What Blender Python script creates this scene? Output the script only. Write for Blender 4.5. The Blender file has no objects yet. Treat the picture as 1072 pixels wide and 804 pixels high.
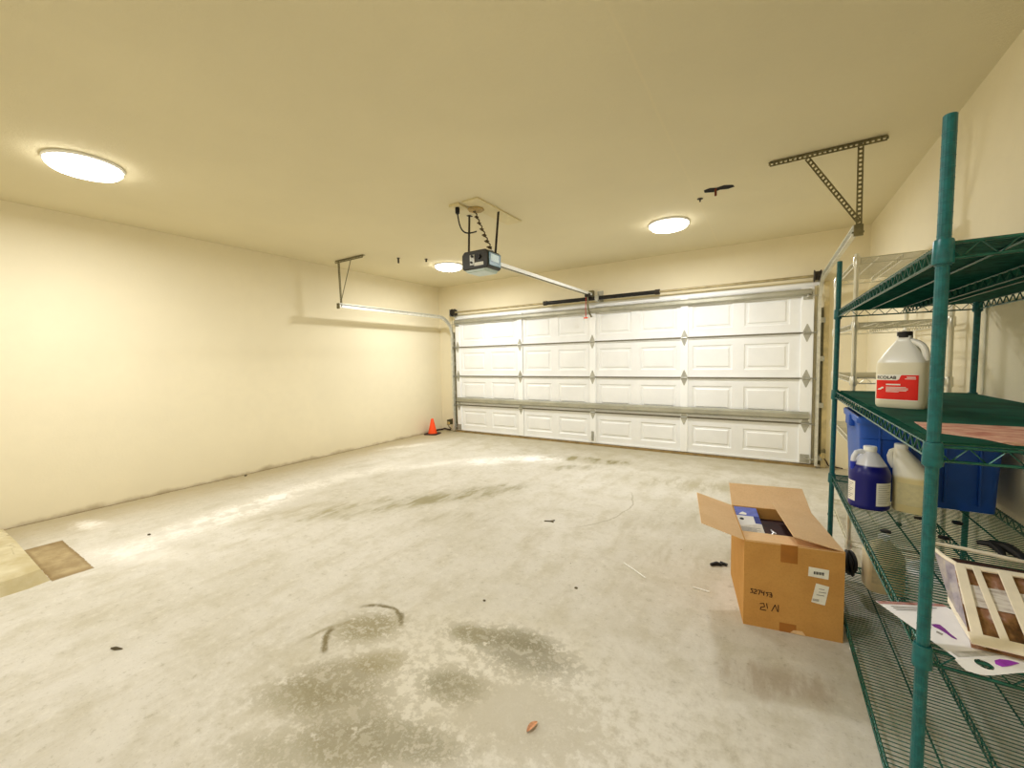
import bpy, math, random
from mathutils import Vector, Matrix
random.seed(7)
S = bpy.context.scene
COL = S.collection
PI = math.pi

# ------------------------------------------------------------------ dimensions (metres)
XL, XR, YD, YB, HC = -5.48, 0.934, 6.004, -5.0, 2.781     # left wall, right wall, door plane, rear wall, ceiling
YW = YD + 0.045                                            # inner face of the wall around the door
DX0, DX1, DH = -5.049, 0.437, 2.16                         # garage door
V = Vector

# ------------------------------------------------------------------ mesh builder
class MB:
    def __init__(s): s.v = []; s.f = []; s.mi = []; s.cur = 0
    def add(s, vs, fs):
        n = len(s.v); s.v += [V(a) for a in vs]
        s.f += [tuple(n + i for i in f) for f in fs]; s.mi += [s.cur] * len(fs)
        return s
    def box(s, a, b):
        x0, y0, z0 = a; x1, y1, z1 = b
        if x0 > x1: x0, x1 = x1, x0
        if y0 > y1: y0, y1 = y1, y0
        if z0 > z1: z0, z1 = z1, z0
        return s.add([(x0,y0,z0),(x1,y0,z0),(x1,y1,z0),(x0,y1,z0),(x0,y0,z1),(x1,y0,z1),(x1,y1,z1),(x0,y1,z1)],
              [(0,3,2,1),(4,5,6,7),(0,1,5,4),(1,2,6,5),(2,3,7,6),(3,0,4,7)])
    def obox(s, c, ax, ay, az):                            # oriented box: centre and three half-axis vectors
        c, ax, ay, az = V(c), V(ax), V(ay), V(az)
        p = [c + i*ax + j*ay + k*az for k in (-1,1) for (i,j) in ((-1,-1),(1,-1),(1,1),(-1,1))]
        return s.add(p, [(0,3,2,1),(4,5,6,7),(0,1,5,4),(1,2,6,5),(2,3,7,6),(3,0,4,7)])
    def bar(s, a, b, up, w, t):                            # rectangular bar from a to b, width w along 'side', thickness t along up
        a, b = V(a), V(b); d = (b - a); L = d.length; d.normalize()
        up = V(up); side = d.cross(up).normalized(); up = side.cross(d).normalized()
        return s.obox((a + b) / 2, d * L / 2, side * w / 2, up * t / 2)
    def tube(s, pts, r, n=8, cap=True, closed=False):
        pts = [V(q) for q in pts]; m = len(pts); rings = []
        rr = r if isinstance(r, (list, tuple)) else [r] * m
        prev = None
        for i, q in enumerate(pts):
            if closed: d = pts[(i+1) % m] - pts[i-1]
            else: d = pts[min(i+1, m-1)] - pts[max(i-1, 0)]
            d.normalize()
            if prev is None:
                ref = V((0,0,1)) if abs(d.z) < .9 else V((1,0,0))
                a = d.cross(ref).normalized()
            else:
                a = (prev - d * prev.dot(d))
                if a.length < 1e-6: a = d.orthogonal()
                a.normalize()
            prev = a; b = d.cross(a)
            rings.append([q + rr[i] * (math.cos(2*PI*k/n) * a + math.sin(2*PI*k/n) * b) for k in range(n)])
        vs = [p for g in rings for p in g]; fs = []
        for i in range(m if closed else m - 1):
            for k in range(n):
                j = (i + 1) % m
                fs.append((i*n+k, i*n+(k+1)%n, j*n+(k+1)%n, j*n+k))
        if cap and not closed:
            fs.append(tuple(range(n-1, -1, -1))); fs.append(tuple((m-1)*n + k for k in range(n)))
        return s.add(vs, fs)
    def lathe(s, c, prof, n=24, axis='z', ex=2.0, rot=0.0, ratio=1.0):   # prof: (r, h); superellipse exponent ex
        c = V(c); vs = []; fs = []
        for (r, h) in prof:
            for k in range(n):
                t = 2*PI*k/n; ct, st = math.cos(t), math.sin(t)
                x = r * math.copysign(abs(ct)**(2/ex), ct); y = r * ratio * math.copysign(abs(st)**(2/ex), st)
                x, y = x*math.cos(rot) - y*math.sin(rot), x*math.sin(rot) + y*math.cos(rot)
                vs.append(c + (V((x,y,h)) if axis == 'z' else V((h,x,y)) if axis == 'x' else V((y,h,x))))
        m = len(prof)
        for i in range(m-1):
            for k in range(n): fs.append((i*n+k, i*n+(k+1)%n, (i+1)*n+(k+1)%n, (i+1)*n+k))
        if prof[0][0] > 1e-5: fs.append(tuple(range(n-1,-1,-1)))
        if prof[-1][0] > 1e-5: fs.append(tuple((m-1)*n+k for k in range(n)))
        return s.add(vs, fs)
    def sheet(s, pts, t=0.0008, n=None):                    # a thin slab from a planar polygon
        pts = [V(q) for q in pts]
        if n is None: n = (pts[1]-pts[0]).cross(pts[2]-pts[1]).normalized()
        else: n = V(n)
        k = len(pts); vs = pts + [q - n*t for q in pts]
        fs = [tuple(range(k)), tuple(range(2*k-1, k-1, -1))] + [(i, i+k, (i+1)%k+k, (i+1)%k) for i in range(k)]
        return s.add(vs, fs)
    def build(s, name, mat, parent=None, smooth=False, ang=35, bevel=0):
        org = V((0,0,0)); q = parent
        while q is not None: org = org + q.location; q = q.parent
        me = bpy.data.meshes.new(name)
        me.from_pydata([tuple(a - org) for a in s.v], [], s.f)
        for m_ in (mat if isinstance(mat, list) else [mat]): me.materials.append(m_)
        if isinstance(mat, list): me.polygons.foreach_set('material_index', s.mi)
        me.validate(); me.update()
        o = bpy.data.objects.new(name, me); COL.objects.link(o)
        if parent is not None: o.parent = parent
        if smooth:
            me.polygons.foreach_set('use_smooth', [True]*len(me.polygons)); me.set_sharp_from_angle(angle=math.radians(ang))
        if bevel:
            bm_ = o.modifiers.new('bevel', 'BEVEL'); bm_.width = bevel; bm_.segments = 2; bm_.limit_method = 'ANGLE'
        return o

def tag(o, label=None, cat=None, group=None, kind=None):
    if label: o['label'] = label
    if cat: o['category'] = cat
    if group: o['group'] = group
    if kind: o['kind'] = kind
    return o
def thing(name, loc, label, cat, group=None):
    o = bpy.data.objects.new(name, None); COL.objects.link(o); o.location = loc; o.empty_display_size = .1
    return tag(o, label, cat, group)
def one(mb, name, mat, base, label, cat, group=None, **k):     # a thing that is one mesh, origin at its base
    o = mb.build(name, mat, None, **k); b = V(base)
    o.data.transform(Matrix.Translation(-b)); o.location = b
    return tag(o, label, cat, group)

# ------------------------------------------------------------------ materials
def srgb(r, g, b):
    return tuple((c/255/12.92) if c/255 <= .04045 else ((c/255+.055)/1.055)**2.4 for c in (r,g,b)) + (1,)
class NT:
    def __init__(s, name):
        s.m = bpy.data.materials.new(name); s.m.use_nodes = True; s.t = s.m.node_tree
        s.p = s.t.nodes['Principled BSDF']; s.L = s.t.links.new
    def n(s, ty, **kw):
        o = s.t.nodes.new(ty)
        for k, v in kw.items(): setattr(o, k, v)
        return o
    def set(s, node, inp, v):
        if hasattr(v, 'is_output'): s.L(v, node.inputs[inp])
        else: node.inputs[inp].default_value = v
    def pos(s):
        g = s.n('ShaderNodeNewGeometry'); return g.outputs['Position']
    def obj(s):
        g = s.n('ShaderNodeTexCoord'); return g.outputs['Object']
    def noise(s, vec, scale, detail=4, rough=.55):
        o = s.n('ShaderNodeTexNoise'); s.L(vec, o.inputs['Vector'])
        o.inputs['Scale'].default_value = scale; o.inputs['Detail'].default_value = detail; o.inputs['Roughness'].default_value = rough
        return o.outputs['Fac']
    def math(s, op, a, b=0.0, c=0.0, clamp=False):
        o = s.n('ShaderNodeMath', operation=op, use_clamp=clamp)
        for i, v in enumerate((a, b, c)): s.set(o, i, v)
        return o.outputs[0]
    def ramp(s, x, lo, hi, a=0., b=1.):
        o = s.n('ShaderNodeMapRange', interpolation_type='SMOOTHSTEP')
        for i, v in enumerate((x, lo, hi, a, b)): s.set(o, i, v)
        return o.outputs[0]
    def mix(s, fac, a, b, mode='MIX'):
        o = s.n('ShaderNodeMix', data_type='RGBA', blend_type=mode, clamp_factor=True)
        s.set(o, 0, fac); s.set(o, 6, a); s.set(o, 7, b)
        return o.outputs[2]
    def xyz(s, v):
        o = s.n('ShaderNodeSeparateXYZ'); s.L(v, o.inputs[0]); return o.outputs
    def base(s, c): s.set(s.p, 'Base Color', c)
    def bump(s, h, strength=.2, dist=.01):
        b = s.n('ShaderNodeBump'); b.inputs['Strength'].default_value = strength; b.inputs['Distance'].default_value = dist
        s.L(h, b.inputs['Height']); s.L(b.outputs[0], s.p.inputs['Normal'])

def simple(name, rgb, rough=.5, metal=0., var=.12, scale=18., bump=0., bscale=60., spec=.5):
    t = NT(name); c = srgb(*rgb)
    nz = t.noise(t.obj(), scale, 4)
    k = t.ramp(nz, .3, .7)
    dark = tuple(x*(1-var) for x in c[:3]) + (1,); lite = tuple(min(1, x*(1+var)) for x in c[:3]) + (1,)
    t.base(t.mix(k, dark, lite))
    t.p.inputs['Roughness'].default_value = rough; t.p.inputs['Metallic'].default_value = metal
    t.p.inputs['Specular IOR Level'].default_value = spec
    if bump: t.bump(t.noise(t.obj(), bscale, 3), bump, .004)
    return t.m

def wall_material(name, rgb, low=None):
    t = NT(name); P = t.pos(); c = srgb(*rgb)
    big = t.noise(P, .7, 3); fine = t.noise(P, 9, 5)
    col = t.mix(t.ramp(big, .3, .7), tuple(x*.94 for x in c[:3])+(1,), c)
    col = t.mix(t.ramp(fine, .3, .75, 0, .35), col, tuple(x*.93 for x in c[:3])+(1,))
    if low is not None:                                     # grime creeping up from the floor
        z = t.xyz(P)[2]
        n2 = t.noise(P, 3.5, 5)
        h = t.math('SUBTRACT', z, t.math('MULTIPLY', n2, .16))
        col = t.mix(t.ramp(h, -.10, -.03, .6, 0), col, srgb(*low))
    t.base(col); t.p.inputs['Roughness'].default_value = .75; t.p.inputs['Specular IOR Level'].default_value = .25
    t.bump(t.noise(P, 45, 5, .7), .22, .006)
    return t.m

def ceiling_material():
    t = NT('ceiling_paint'); P = t.pos(); c = srgb(230, 221, 190)
    x = t.xyz(P)[0]
    big = t.noise(P, .8, 4); fine = t.noise(P, 30, 4, .7)
    col = t.mix(t.ramp(big, .3, .7), tuple(v*.95 for v in c[:3])+(1,), c)
    wob = t.math('ADD', x, t.math('MULTIPLY', t.noise(P, 2.0, 2), .03))
    d = t.math('ABSOLUTE', t.math('ADD', wob, .56))
    col = t.mix(t.ramp(d, .003, .012, .2, 0), col, srgb(238, 226, 190))
    t.base(col); t.p.inputs['Roughness'].default_value = .85; t.p.inputs['Specular IOR Level'].default_value = .15
    t.bump(t.noise(P, 60, 5, .75), .35, .008)
    return t.m

def floor_material():
    t = NT('stained_concrete'); P = t.pos(); X, Y, Z = t.xyz(P)
    warp = t.n('ShaderNodeTexNoise'); t.L(P, warp.inputs['Vector']); warp.inputs['Scale'].default_value = 2.2; warp.inputs['Detail'].default_value = 6
    n1 = t.noise(P, .9, 5); n2 = t.noise(P, 4.5, 8, .65); n3 = t.noise(P, 21, 10, .74); n4 = t.noise(P, 80, 5, .75)
    st = t.n('ShaderNodeMapping'); t.L(P, st.inputs['Vector']); st.inputs['Rotation'].default_value = (0, 0, .5); st.inputs['Scale'].default_value = (1, .28, 1)
    n5 = t.noise(st.outputs[0], 7, 8, .68)
    col = t.mix(t.ramp(n1, .3, .7), srgb(204, 199, 185), srgb(217, 213, 203))
    col = t.mix(t.ramp(n2, .42, .70, 0, .50), col, srgb(186, 179, 156))
    col = t.mix(t.ramp(n5, .48, .70, 0, .45), col, srgb(188, 180, 158))
    col = t.mix(t.ramp(n3, .50, .72, 0, .50), col, srgb(230, 226, 214))
    col = t.mix(t.ramp(n3, .32, .45, .55, 0), col, srgb(166, 159, 138))
    col = t.mix(t.ramp(n4, .55, .72, 0, .45), col, srgb(158, 149, 126))
    col = t.mix(t.ramp(n4, .28, .42, .35, 0), col, srgb(236, 231, 220))
    def blob(cx, cy, rx, ry, rot, nz, amt):
        a = t.math('SUBTRACT', X, cx); b = t.math('SUBTRACT', Y, cy); c, s = math.cos(rot), math.sin(rot)
        u = t.math('ADD', t.math('MULTIPLY', a, c/rx), t.math('MULTIPLY', b, s/rx))
        v = t.math('ADD', t.math('MULTIPLY', a, -s/ry), t.math('MULTIPLY', b, c/ry))
        d = t.math('SQRT', t.math('ADD', t.math('MULTIPLY', u, u), t.math('MULTIPLY', v, v)))
        return t.math('ADD', d, t.math('MULTIPLY', t.math('SUBTRACT', nz, .5), amt*2))
    def stain(col, cx, cy, rx, ry, rot, rgb, k, soft=.6, nz=n2, amt=1.1, brk=None, lo=.42, hi=.56):
        m = t.ramp(blob(cx, cy, rx, ry, rot, nz, amt), 1-soft, 1+soft*.4, k, 0)
        if brk is not None: m = t.math('MULTIPLY', m, t.ramp(brk, lo, hi, .25, 1))
        return t.mix(m, col, srgb(*rgb))
    # yellow-brown wash along the left wall and in front of the door
    w = t.math('ADD', X, t.math('MULTIPLY', t.math('SUBTRACT', n2, .5), .9))
    col = t.mix(t.ramp(w, -5.45, -4.5, .72, 0), col, srgb(170, 154, 112))
    w2 = t.math('ADD', Y, t.math('MULTIPLY', t.math('SUBTRACT', n2, .5), 1.2))
    col = t.mix(t.ramp(w2, 4.6, 6.0, 0, .62), col, srgb(166, 155, 120))
    # pale efflorescence streaks
    pale = (252, 249, 243)
    for (cx, cy, rx, ry, ro, k) in ((-4.15, 1.75, 1.0, .26, 1.72, .8), (-4.25, 3.1, .8, .22, 1.45, .5), (-3.2, 4.38, .36, .24, .75, .85), (-3.9, .95, .5, .14, .4, .5),
                                    (-2.72, 4.78, .46, .24, .45, 1.0), (-3.75, 3.9, .6, .16, 1.0, .5), (-4.95, .95, .22, .10, .2, .7), (-4.9, 4.6, .5, .14, 1.1, .5)):
        col = stain(col, cx, cy, rx, ry, ro, pale, k, .9, n3, 1.2, n2, .38, .55)
    col = stain(col, -1.35, 1.1, .75, .42, .5, (188, 181, 160), .65, .7, n3, 1.0)
    # large bleached, mottled area in the foreground
    col = stain(col, -1.15, 1.3, .75, .5, .6, (226, 221, 206), .75, .8, n3, 1.0, n3, .44, .56)
    col = stain(col, -.35, 1.35, .55, .5, .3, (230, 227, 218), .6, .9, n2, .8, n3, .42, .55)
    # olive-brown damp stains, broken up
    for (cx, cy, rx, ry, ro, rgb, k) in ((-1.72, 1.3, .20, .14, .7, (138, 128, 88), .75), (-1.55, 1.0, .26, .15, .6, (140, 131, 100), .7), (-1.38, .92, .24, .14, .5, (144, 136, 108), .65), (-1.47, 1.17, .14, .08, .6, (150, 140, 104), .7),
                                    (-1.22, 1.53, .17, .08, .2, (136, 128, 94), .8), (-.93, 1.54, .28, .13, .15, (144, 138, 116), .8), (-1.1, 1.23, .17, .10, .3, (142, 136, 108), .85), (-1.0, 1.62, .2, .09, .2, (140, 134, 108), .8), (-1.62, .86, .2, .1, .5, (146, 138, 106), .6), (-1.25, .82, .2, .09, .3, (144, 136, 108), .65),
                                    (-1.08, .95, .26, .10, .3, (138, 132, 104), .7), (-1.35, .72, .3, .1, .4, (152, 145, 116), .55), (-.8, 1.25, .4, .2, .2, (176, 168, 146), .5)):
        col = stain(col, cx, cy, rx, ry, ro, rgb, k, .5, n3, 1.5, n3, .42, .52)
    for (cx, cy, rx, ry, ro, rgb, k) in ((-2.24, 5.06, .34, .15, .3, (140, 130, 82), .85), (-1.78, 5.08, .34, .16, .3, (130, 120, 72), .95), (-2.05, 4.62, .36, .13, .5, (144, 136, 100), .7),
                                    (-2.95, 2.7, 1.0, .22, .95, (150, 142, 104), .75), (-2.5, 3.3, .7, .2, .9, (148, 140, 106), .65), (-3.6, 2.1, .6, .2, 1.0, (166, 156, 122), .5), (-2.3, 2.65, .4, .16, .6, (164, 155, 124), .5),
                                    (-.55, 4.6, 1.0, .3, .2, (156, 146, 108), .55), (-.2, 3.9, .6, .3, .2, (166, 156, 126), .5), (-.4, 2.9, .5, .3, .2, (178, 170, 146), .5), (-.75, 3.4, .5, .2, .6, (178, 170, 146), .5), (.1, 1.95, .3, .12, .2, (150, 126, 96), .45)):
        col = stain(col, cx, cy, rx, ry, ro, rgb, k, .8, n2, 1.3, n5, .42, .58)
    # arc-shaped edges of old spills
    def arc(cx, cy, r0, th, a0, a1, rgb, k):
        nonlocal col
        dx = t.math('SUBTRACT', X, cx); dy = t.math('SUBTRACT', Y, cy)
        r = t.math('SQRT', t.math('ADD', t.math('MULTIPLY', dx, dx), t.math('MULTIPLY', dy, dy)))
        r = t.math('ADD', r, t.math('MULTIPLY', t.math('SUBTRACT', n2, .5), .10)); r = t.math('ADD', r, t.math('MULTIPLY', t.math('SUBTRACT', n3, .5), .03))
        m = t.math('MULTIPLY', t.ramp(t.math('ABSOLUTE', t.math('SUBTRACT', r, r0)), th*.2, th, 1, 0), t.ramp(n3, .36, .5, .35, 1))
        an = t.math('ARCTAN2', dy, dx)
        m = t.math('MULTIPLY', m, t.math('MULTIPLY', t.ramp(an, a0, a0+.25), t.ramp(an, a1-.25, a1, 1, 0)))
        col = t.mix(t.math('MULTIPLY', m, k), col, srgb(*rgb))
    arc(-1.75, 1.25, .22, .020, .60, 2.5, (120, 110, 76), .9)
    arc(-1.72, 1.25, .17, .024, -2.95, -1.6, (120, 108, 70), .9)
    arc(-1.35, 1.0, .58, .018, 2.5, 3.14, (140, 130, 94), .6)
    arc(-1.95, 3.6, .9, .010, -.9, .6, (160, 152, 128), .6)
    # squared brown patch beside the concrete step, darker at its edges
    e = t.math('MULTIPLY', t.math('SUBTRACT', n3, .5), .03)
    px = t.math('ABSOLUTE', t.math('ADD', t.math('ADD', X, 4.285), e)); py = t.math('ABSOLUTE', t.math('ADD', t.math('SUBTRACT', Y, .648), e))
    q = t.math('MAXIMUM', t.math('DIVIDE', px, .425), t.math('DIVIDE', py, .098))
    col = t.mix(t.ramp(q, .97, 1.02, .92, 0), col, t.mix(t.ramp(n2, .35, .62), srgb(184, 164, 122), srgb(152, 130, 88)))
    col = t.mix(t.math('MULTIPLY', t.ramp(q, .72, .97), t.ramp(q, .99, 1.03, .55, 0)), col, srgb(126, 102, 60))
    # dark joint at the foot of the left wall
    g = t.math('ADD', X, t.math('MULTIPLY', t.math('SUBTRACT', n3, .5), .06))
    col = t.mix(t.ramp(g, -5.475, -5.44, .8, 0), col, srgb(112, 92, 58))
    vt = t.n('ShaderNodeTexVoronoi', feature='F1'); t.L(P, vt.inputs['Vector']); vt.inputs['Scale'].default_value = 3.1; vt.inputs['Randomness'].default_value = 1
    col = t.mix(t.ramp(vt.outputs['Distance'], .012, .022, .7, 0), col, srgb(92, 82, 62))
    t.base(col); t.p.inputs['Roughness'].default_value = .7; t.p.inputs['Specular IOR Level'].default_value = .3
    t.bump(t.math('ADD', n3, t.math('MULTIPLY', n4, .4)), .25, .006)
    return t.m

def metal(name, rgb, rough=.4, m=.7, var=.15, scale=14): return simple(name, rgb, rough, m, var, scale)

M_wall = wall_material('cream_wall_paint', (240, 231, 203), (150, 128, 80))
M_ceil = ceiling_material()
M_floor = floor_material()
M_white = simple('white_door_steel', (238, 239, 238), .45, 0, .03, 3)
M_white2 = simple('white_door_stile', (246, 247, 246), .4, 0, .02, 3)
M_galv = metal('galvanised_steel', (190, 190, 182), .42, .75, .12, 20)
M_galvl = metal('light_galvanised_steel', (222, 221, 210), .4, .6, .10, 20)
M_perf = metal('dull_perforated_steel', (128, 122, 92), .5, .55, .18, 30)
M_black = simple('black_enamel', (22, 21, 22), .4, 0, .2, 20)
M_drum = simple('dark_cast_drum', (58, 52, 44), .5, .3, .3, 30)
M_shaft = metal('tan_shaft', (176, 162, 124), .5, .35, .15, 12)
M_green = simple('green_epoxy', (15, 98, 100), .35, .0, .2, 60, spec=.5)
M_greenw = simple('green_epoxy_wire', (32, 96, 82), .26, .25, .25, 40, spec=.7)
M_mat2 = simple('shaded_green_sheet', (6, 42, 40), .7, 0, .3, 7, spec=.2)  # darker copy of the shelf sheet, shade under the top shelf in its colour
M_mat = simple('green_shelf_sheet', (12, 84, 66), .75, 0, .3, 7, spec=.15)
M_chrome = metal('chrome_plate', (214, 212, 200), .28, .8, .06, 10)
M_chromew = metal('dull_chrome_wire', (216, 212, 192), .35, .45, .06, 10)
M_wood = simple('door_jamb_wood', (220, 206, 164), .65, 0, .15, 9)
M_cone = simple('orange_cone_vinyl', (255, 84, 20), .5, 0, .08, 12)
M_coneb = simple('dark_cone_base', (60, 36, 26), .7, 0, .2, 12)
M_rub = simple('black_rubber', (20, 20, 20), .6, 0, .2, 30)

# ------------------------------------------------------------------ room shell
def slab(name, a, b, m):
    return tag(MB().box(a, b).build(name, m), kind='structure')
slab('floor', (XL-.2, YB-.2, -.15), (XR+.2, YW+.5, 0), M_floor)
slab('ceiling', (XL-.2, YB-.2, HC), (XR+.2, YW+.25, HC+.15), M_ceil)
slab('wall_left', (XL-.2, YB, 0), (XL, YW+.2, HC), M_wall)
slab('wall_right', (XR, YB, 0), (XR+.2, YW+.2, HC), M_wall)
slab('wall_front', (XL, YB-.2, 0), (XR, YB, HC), M_wall)
wb = MB()                                                   # wall with the door opening
wb.box((XL, YW, 0), (DX0+.06, YW+.2, HC)); wb.box((DX1-.06, YW, 0), (XR, YW+.2, HC)); wb.box((DX0+.06, YW, DH-.05), (DX1-.06, YW+.2, HC))
tag(wb.build('wall_back', M_wall), kind='structure')
M_sill = simple('threshold_wood', (150, 128, 84), .8, 0, .2, 9)
tag(MB().box((DX0-.02, YD-.03, 0), (DX1+.05, YD+.04, .028)).build('trim_1', M_sill), kind='structure')          # brown threshold strip
tag(MB().box((DX1+.095, YW-.035, 0), (DX1+.145, YW, 2.2)).build('trim_2', M_wood, bevel=.004), kind='structure')   # jamb board right of the door
tag(MB().box((DX0-.05, YW-.02, DH+.0), (DX1+.05, YW, DH+.05)).build('trim_3', M_white2, bevel=.004), kind='structure')
# ------------------------------------------------------------------ garage door
gd = thing('garage_door', ((DX0+DX1)/2, YD, 0), 'wide white sectional garage door with embossed panels, closed', 'garage door')
SZ = [0.03, .52, 1.065, 1.61, DH]
STX = [-4.985, -3.615, -2.31, -.987, .375]
SW = [.085, .095, .095, .095, .125]
hol = []
for i in range(4):
    z0, z1 = SZ[i]+.004, SZ[i+1]-.004
    m = MB(); y = YD + .008
    xs = [DX0]; pan = []
    for k in range(4):
        a = STX[k] + .05; b = STX[k+1] - .05; mid = (a+b)/2
        ri = .12 if k == 3 else .055; mid = (a+.05+b-ri)/2
        for (p0, p1) in ((a+.05, mid-.065), (mid+.065, b-ri)): xs += [p0, p1]; pan.append((p0, p1))
    xs.append(DX1)
    pz0, pz1 = z0+.105, z1-.105
    zs = [z0, pz0, pz1, z1]
    def quad(x0, x1, za, zb, ya=y, yb=None):
        m.add([(x0,ya,za),(x1,ya,za),(x1,ya,zb),(x0,ya,zb)], [(0,1,2,3)])
    for j in range(3):
        for k in range(len(xs)-1):
            if j == 1 and (xs[k], xs[k+1]) in pan:
                rings = []
                for (ins, dep) in ((0,0),(.016,.012),(.032,.012),(.05,.001)):
                    rings.append([(xs[k]+ins,y+dep,pz0+ins),(xs[k+1]-ins,y+dep,pz0+ins),(xs[k+1]-ins,y+dep,pz1-ins),(xs[k]+ins,y+dep,pz1-ins)])
                vs = [q for g in rings for q in g]; fs = []
                for g in range(3):
                    for h in range(4): fs.append((g*4+h, g*4+(h+1)%4, g*4+4+(h+1)%4, g*4+4+h))
                fs.append((12,13,14,15)); m.add(vs, fs)
            else: quad(xs[k], xs[k+1], zs[j], zs[j+1])
    m.box((DX0, YD+.018, z0), (DX1, YD+.042, z1))           # the body behind the skin
    m.box((DX0, YD-.006, z0), (DX1, YD+.018, z0+.022)); m.box((DX0, YD-.004, z1-.018), (DX1, YD+.018, z1))   # folded lips
    sec = m.build('door_section', M_white, gd)
    for k, sx in enumerate(STX):
        w = SW[k]
        sm = MB(); sm.box((sx-w/2, YD-.016, z0+.004), (sx+w/2, YD+.010, z1-.004))
        sm.build('stile', M_white2, sec, bevel=.004)
M_gap = simple('painted_joint_shade', (120, 116, 100), .7, 0, .1, 9)  # grey stands in for the shade between door sections
for z in SZ[1:4]:
    MB().box((DX0, YD-.012, z-.010), (DX1, YD+.01, z+.010)).build('joint_shade_strip', M_gap, gd)
    for sx, w in zip(STX, SW):
        h = MB(); yy = YD-.018
        for sg in (1, -1):                                   # two tapering leaves
            h.sheet([(sx-.042, yy, z), (sx-.038, yy, z+sg*.022), (sx-.005, yy, z+sg*.105), (sx+.005, yy, z+sg*.105), (sx+.038, yy, z+sg*.022), (sx+.042, yy, z)][::sg], .004, (0,-1,0))
        h.tube([(sx-.036, yy-.008, z), (sx+.036, yy-.008, z)], .011, 10)
        ho = h.build('hinge', M_galv, gd)
def strut(z0, z1, out):
    # hat-section strut
    zc = (z0+z1)/2; pr = [(YD-.016, z0), (YD-.016-out*.25, z0), (YD-.016-out, z0+.022), (YD-.016-out, z1-.022), (YD-.016-out*.25, z1), (YD-.016, z1)]
    vs = [(x, a, b) for x in (DX0+.03, DX1-.03) for (a, b) in pr]; n = len(pr)
    fs = [(i, i+n, (i+1)%n+n, (i+1)%n) for i in range(n)] + [tuple(range(n)), tuple(range(2*n-1, n-1, -1))]
    return MB().add(vs, fs)
M_strut = metal('grey_strut', (178, 176, 160), .5, .55, .1, 6)
strut(.57, .665, .05).build('strut', M_strut, gd); strut(2.045, 2.125, .06).build('strut', M_strut, gd)
hd = MB(); hd.tube([(-2.315, YD-.02, .09), (-2.315, YD-.05, .10), (-2.315, YD-.05, .19), (-2.315, YD-.02, .20)], .008, 8); hd.box((-2.335, YD-.022, .07), (-2.295, YD-.016, .22))
hd.build('lift_handle', M_galv, gd, smooth=True)
MB().box((DX0+.01, YD-.005, .0285), (DX1-.01, YD+.04, .036)).build('bottom_seal', M_rub, gd)
for sx, sg in ((STX[0], -1), (STX[4], 1)):
    for (za, zb) in ((.05, .15), (2.0, 2.08)):
        b = MB(); b.box((sx-.045, YD-.026, za), (sx+.045, YD-.017, zb)); b.tube([(sx, YD-.05, (za+zb)/2), (sx+sg*.12, YD-.05, (za+zb)/2)], .007, 8); b.box((sx-.01, YD-.055, (za+zb)/2-.02), (sx+.01, YD-.02, (za+zb)/2+.02))
        b.build('corner_bracket', M_galv, gd, bevel=.002)
    for z in SZ[1:4]:
        b = MB(); b.tube([(sx, YD-.04, z), (sx+sg*.11, YD-.04, z)], .006, 8); b.lathe((sx+sg*.10, YD-.04, z), [(.0,-.008),(.022,-.008),(.022,.008),(.0,.008)], 14, 'x')
        b.build('roller', M_galv, gd, smooth=True)

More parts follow.
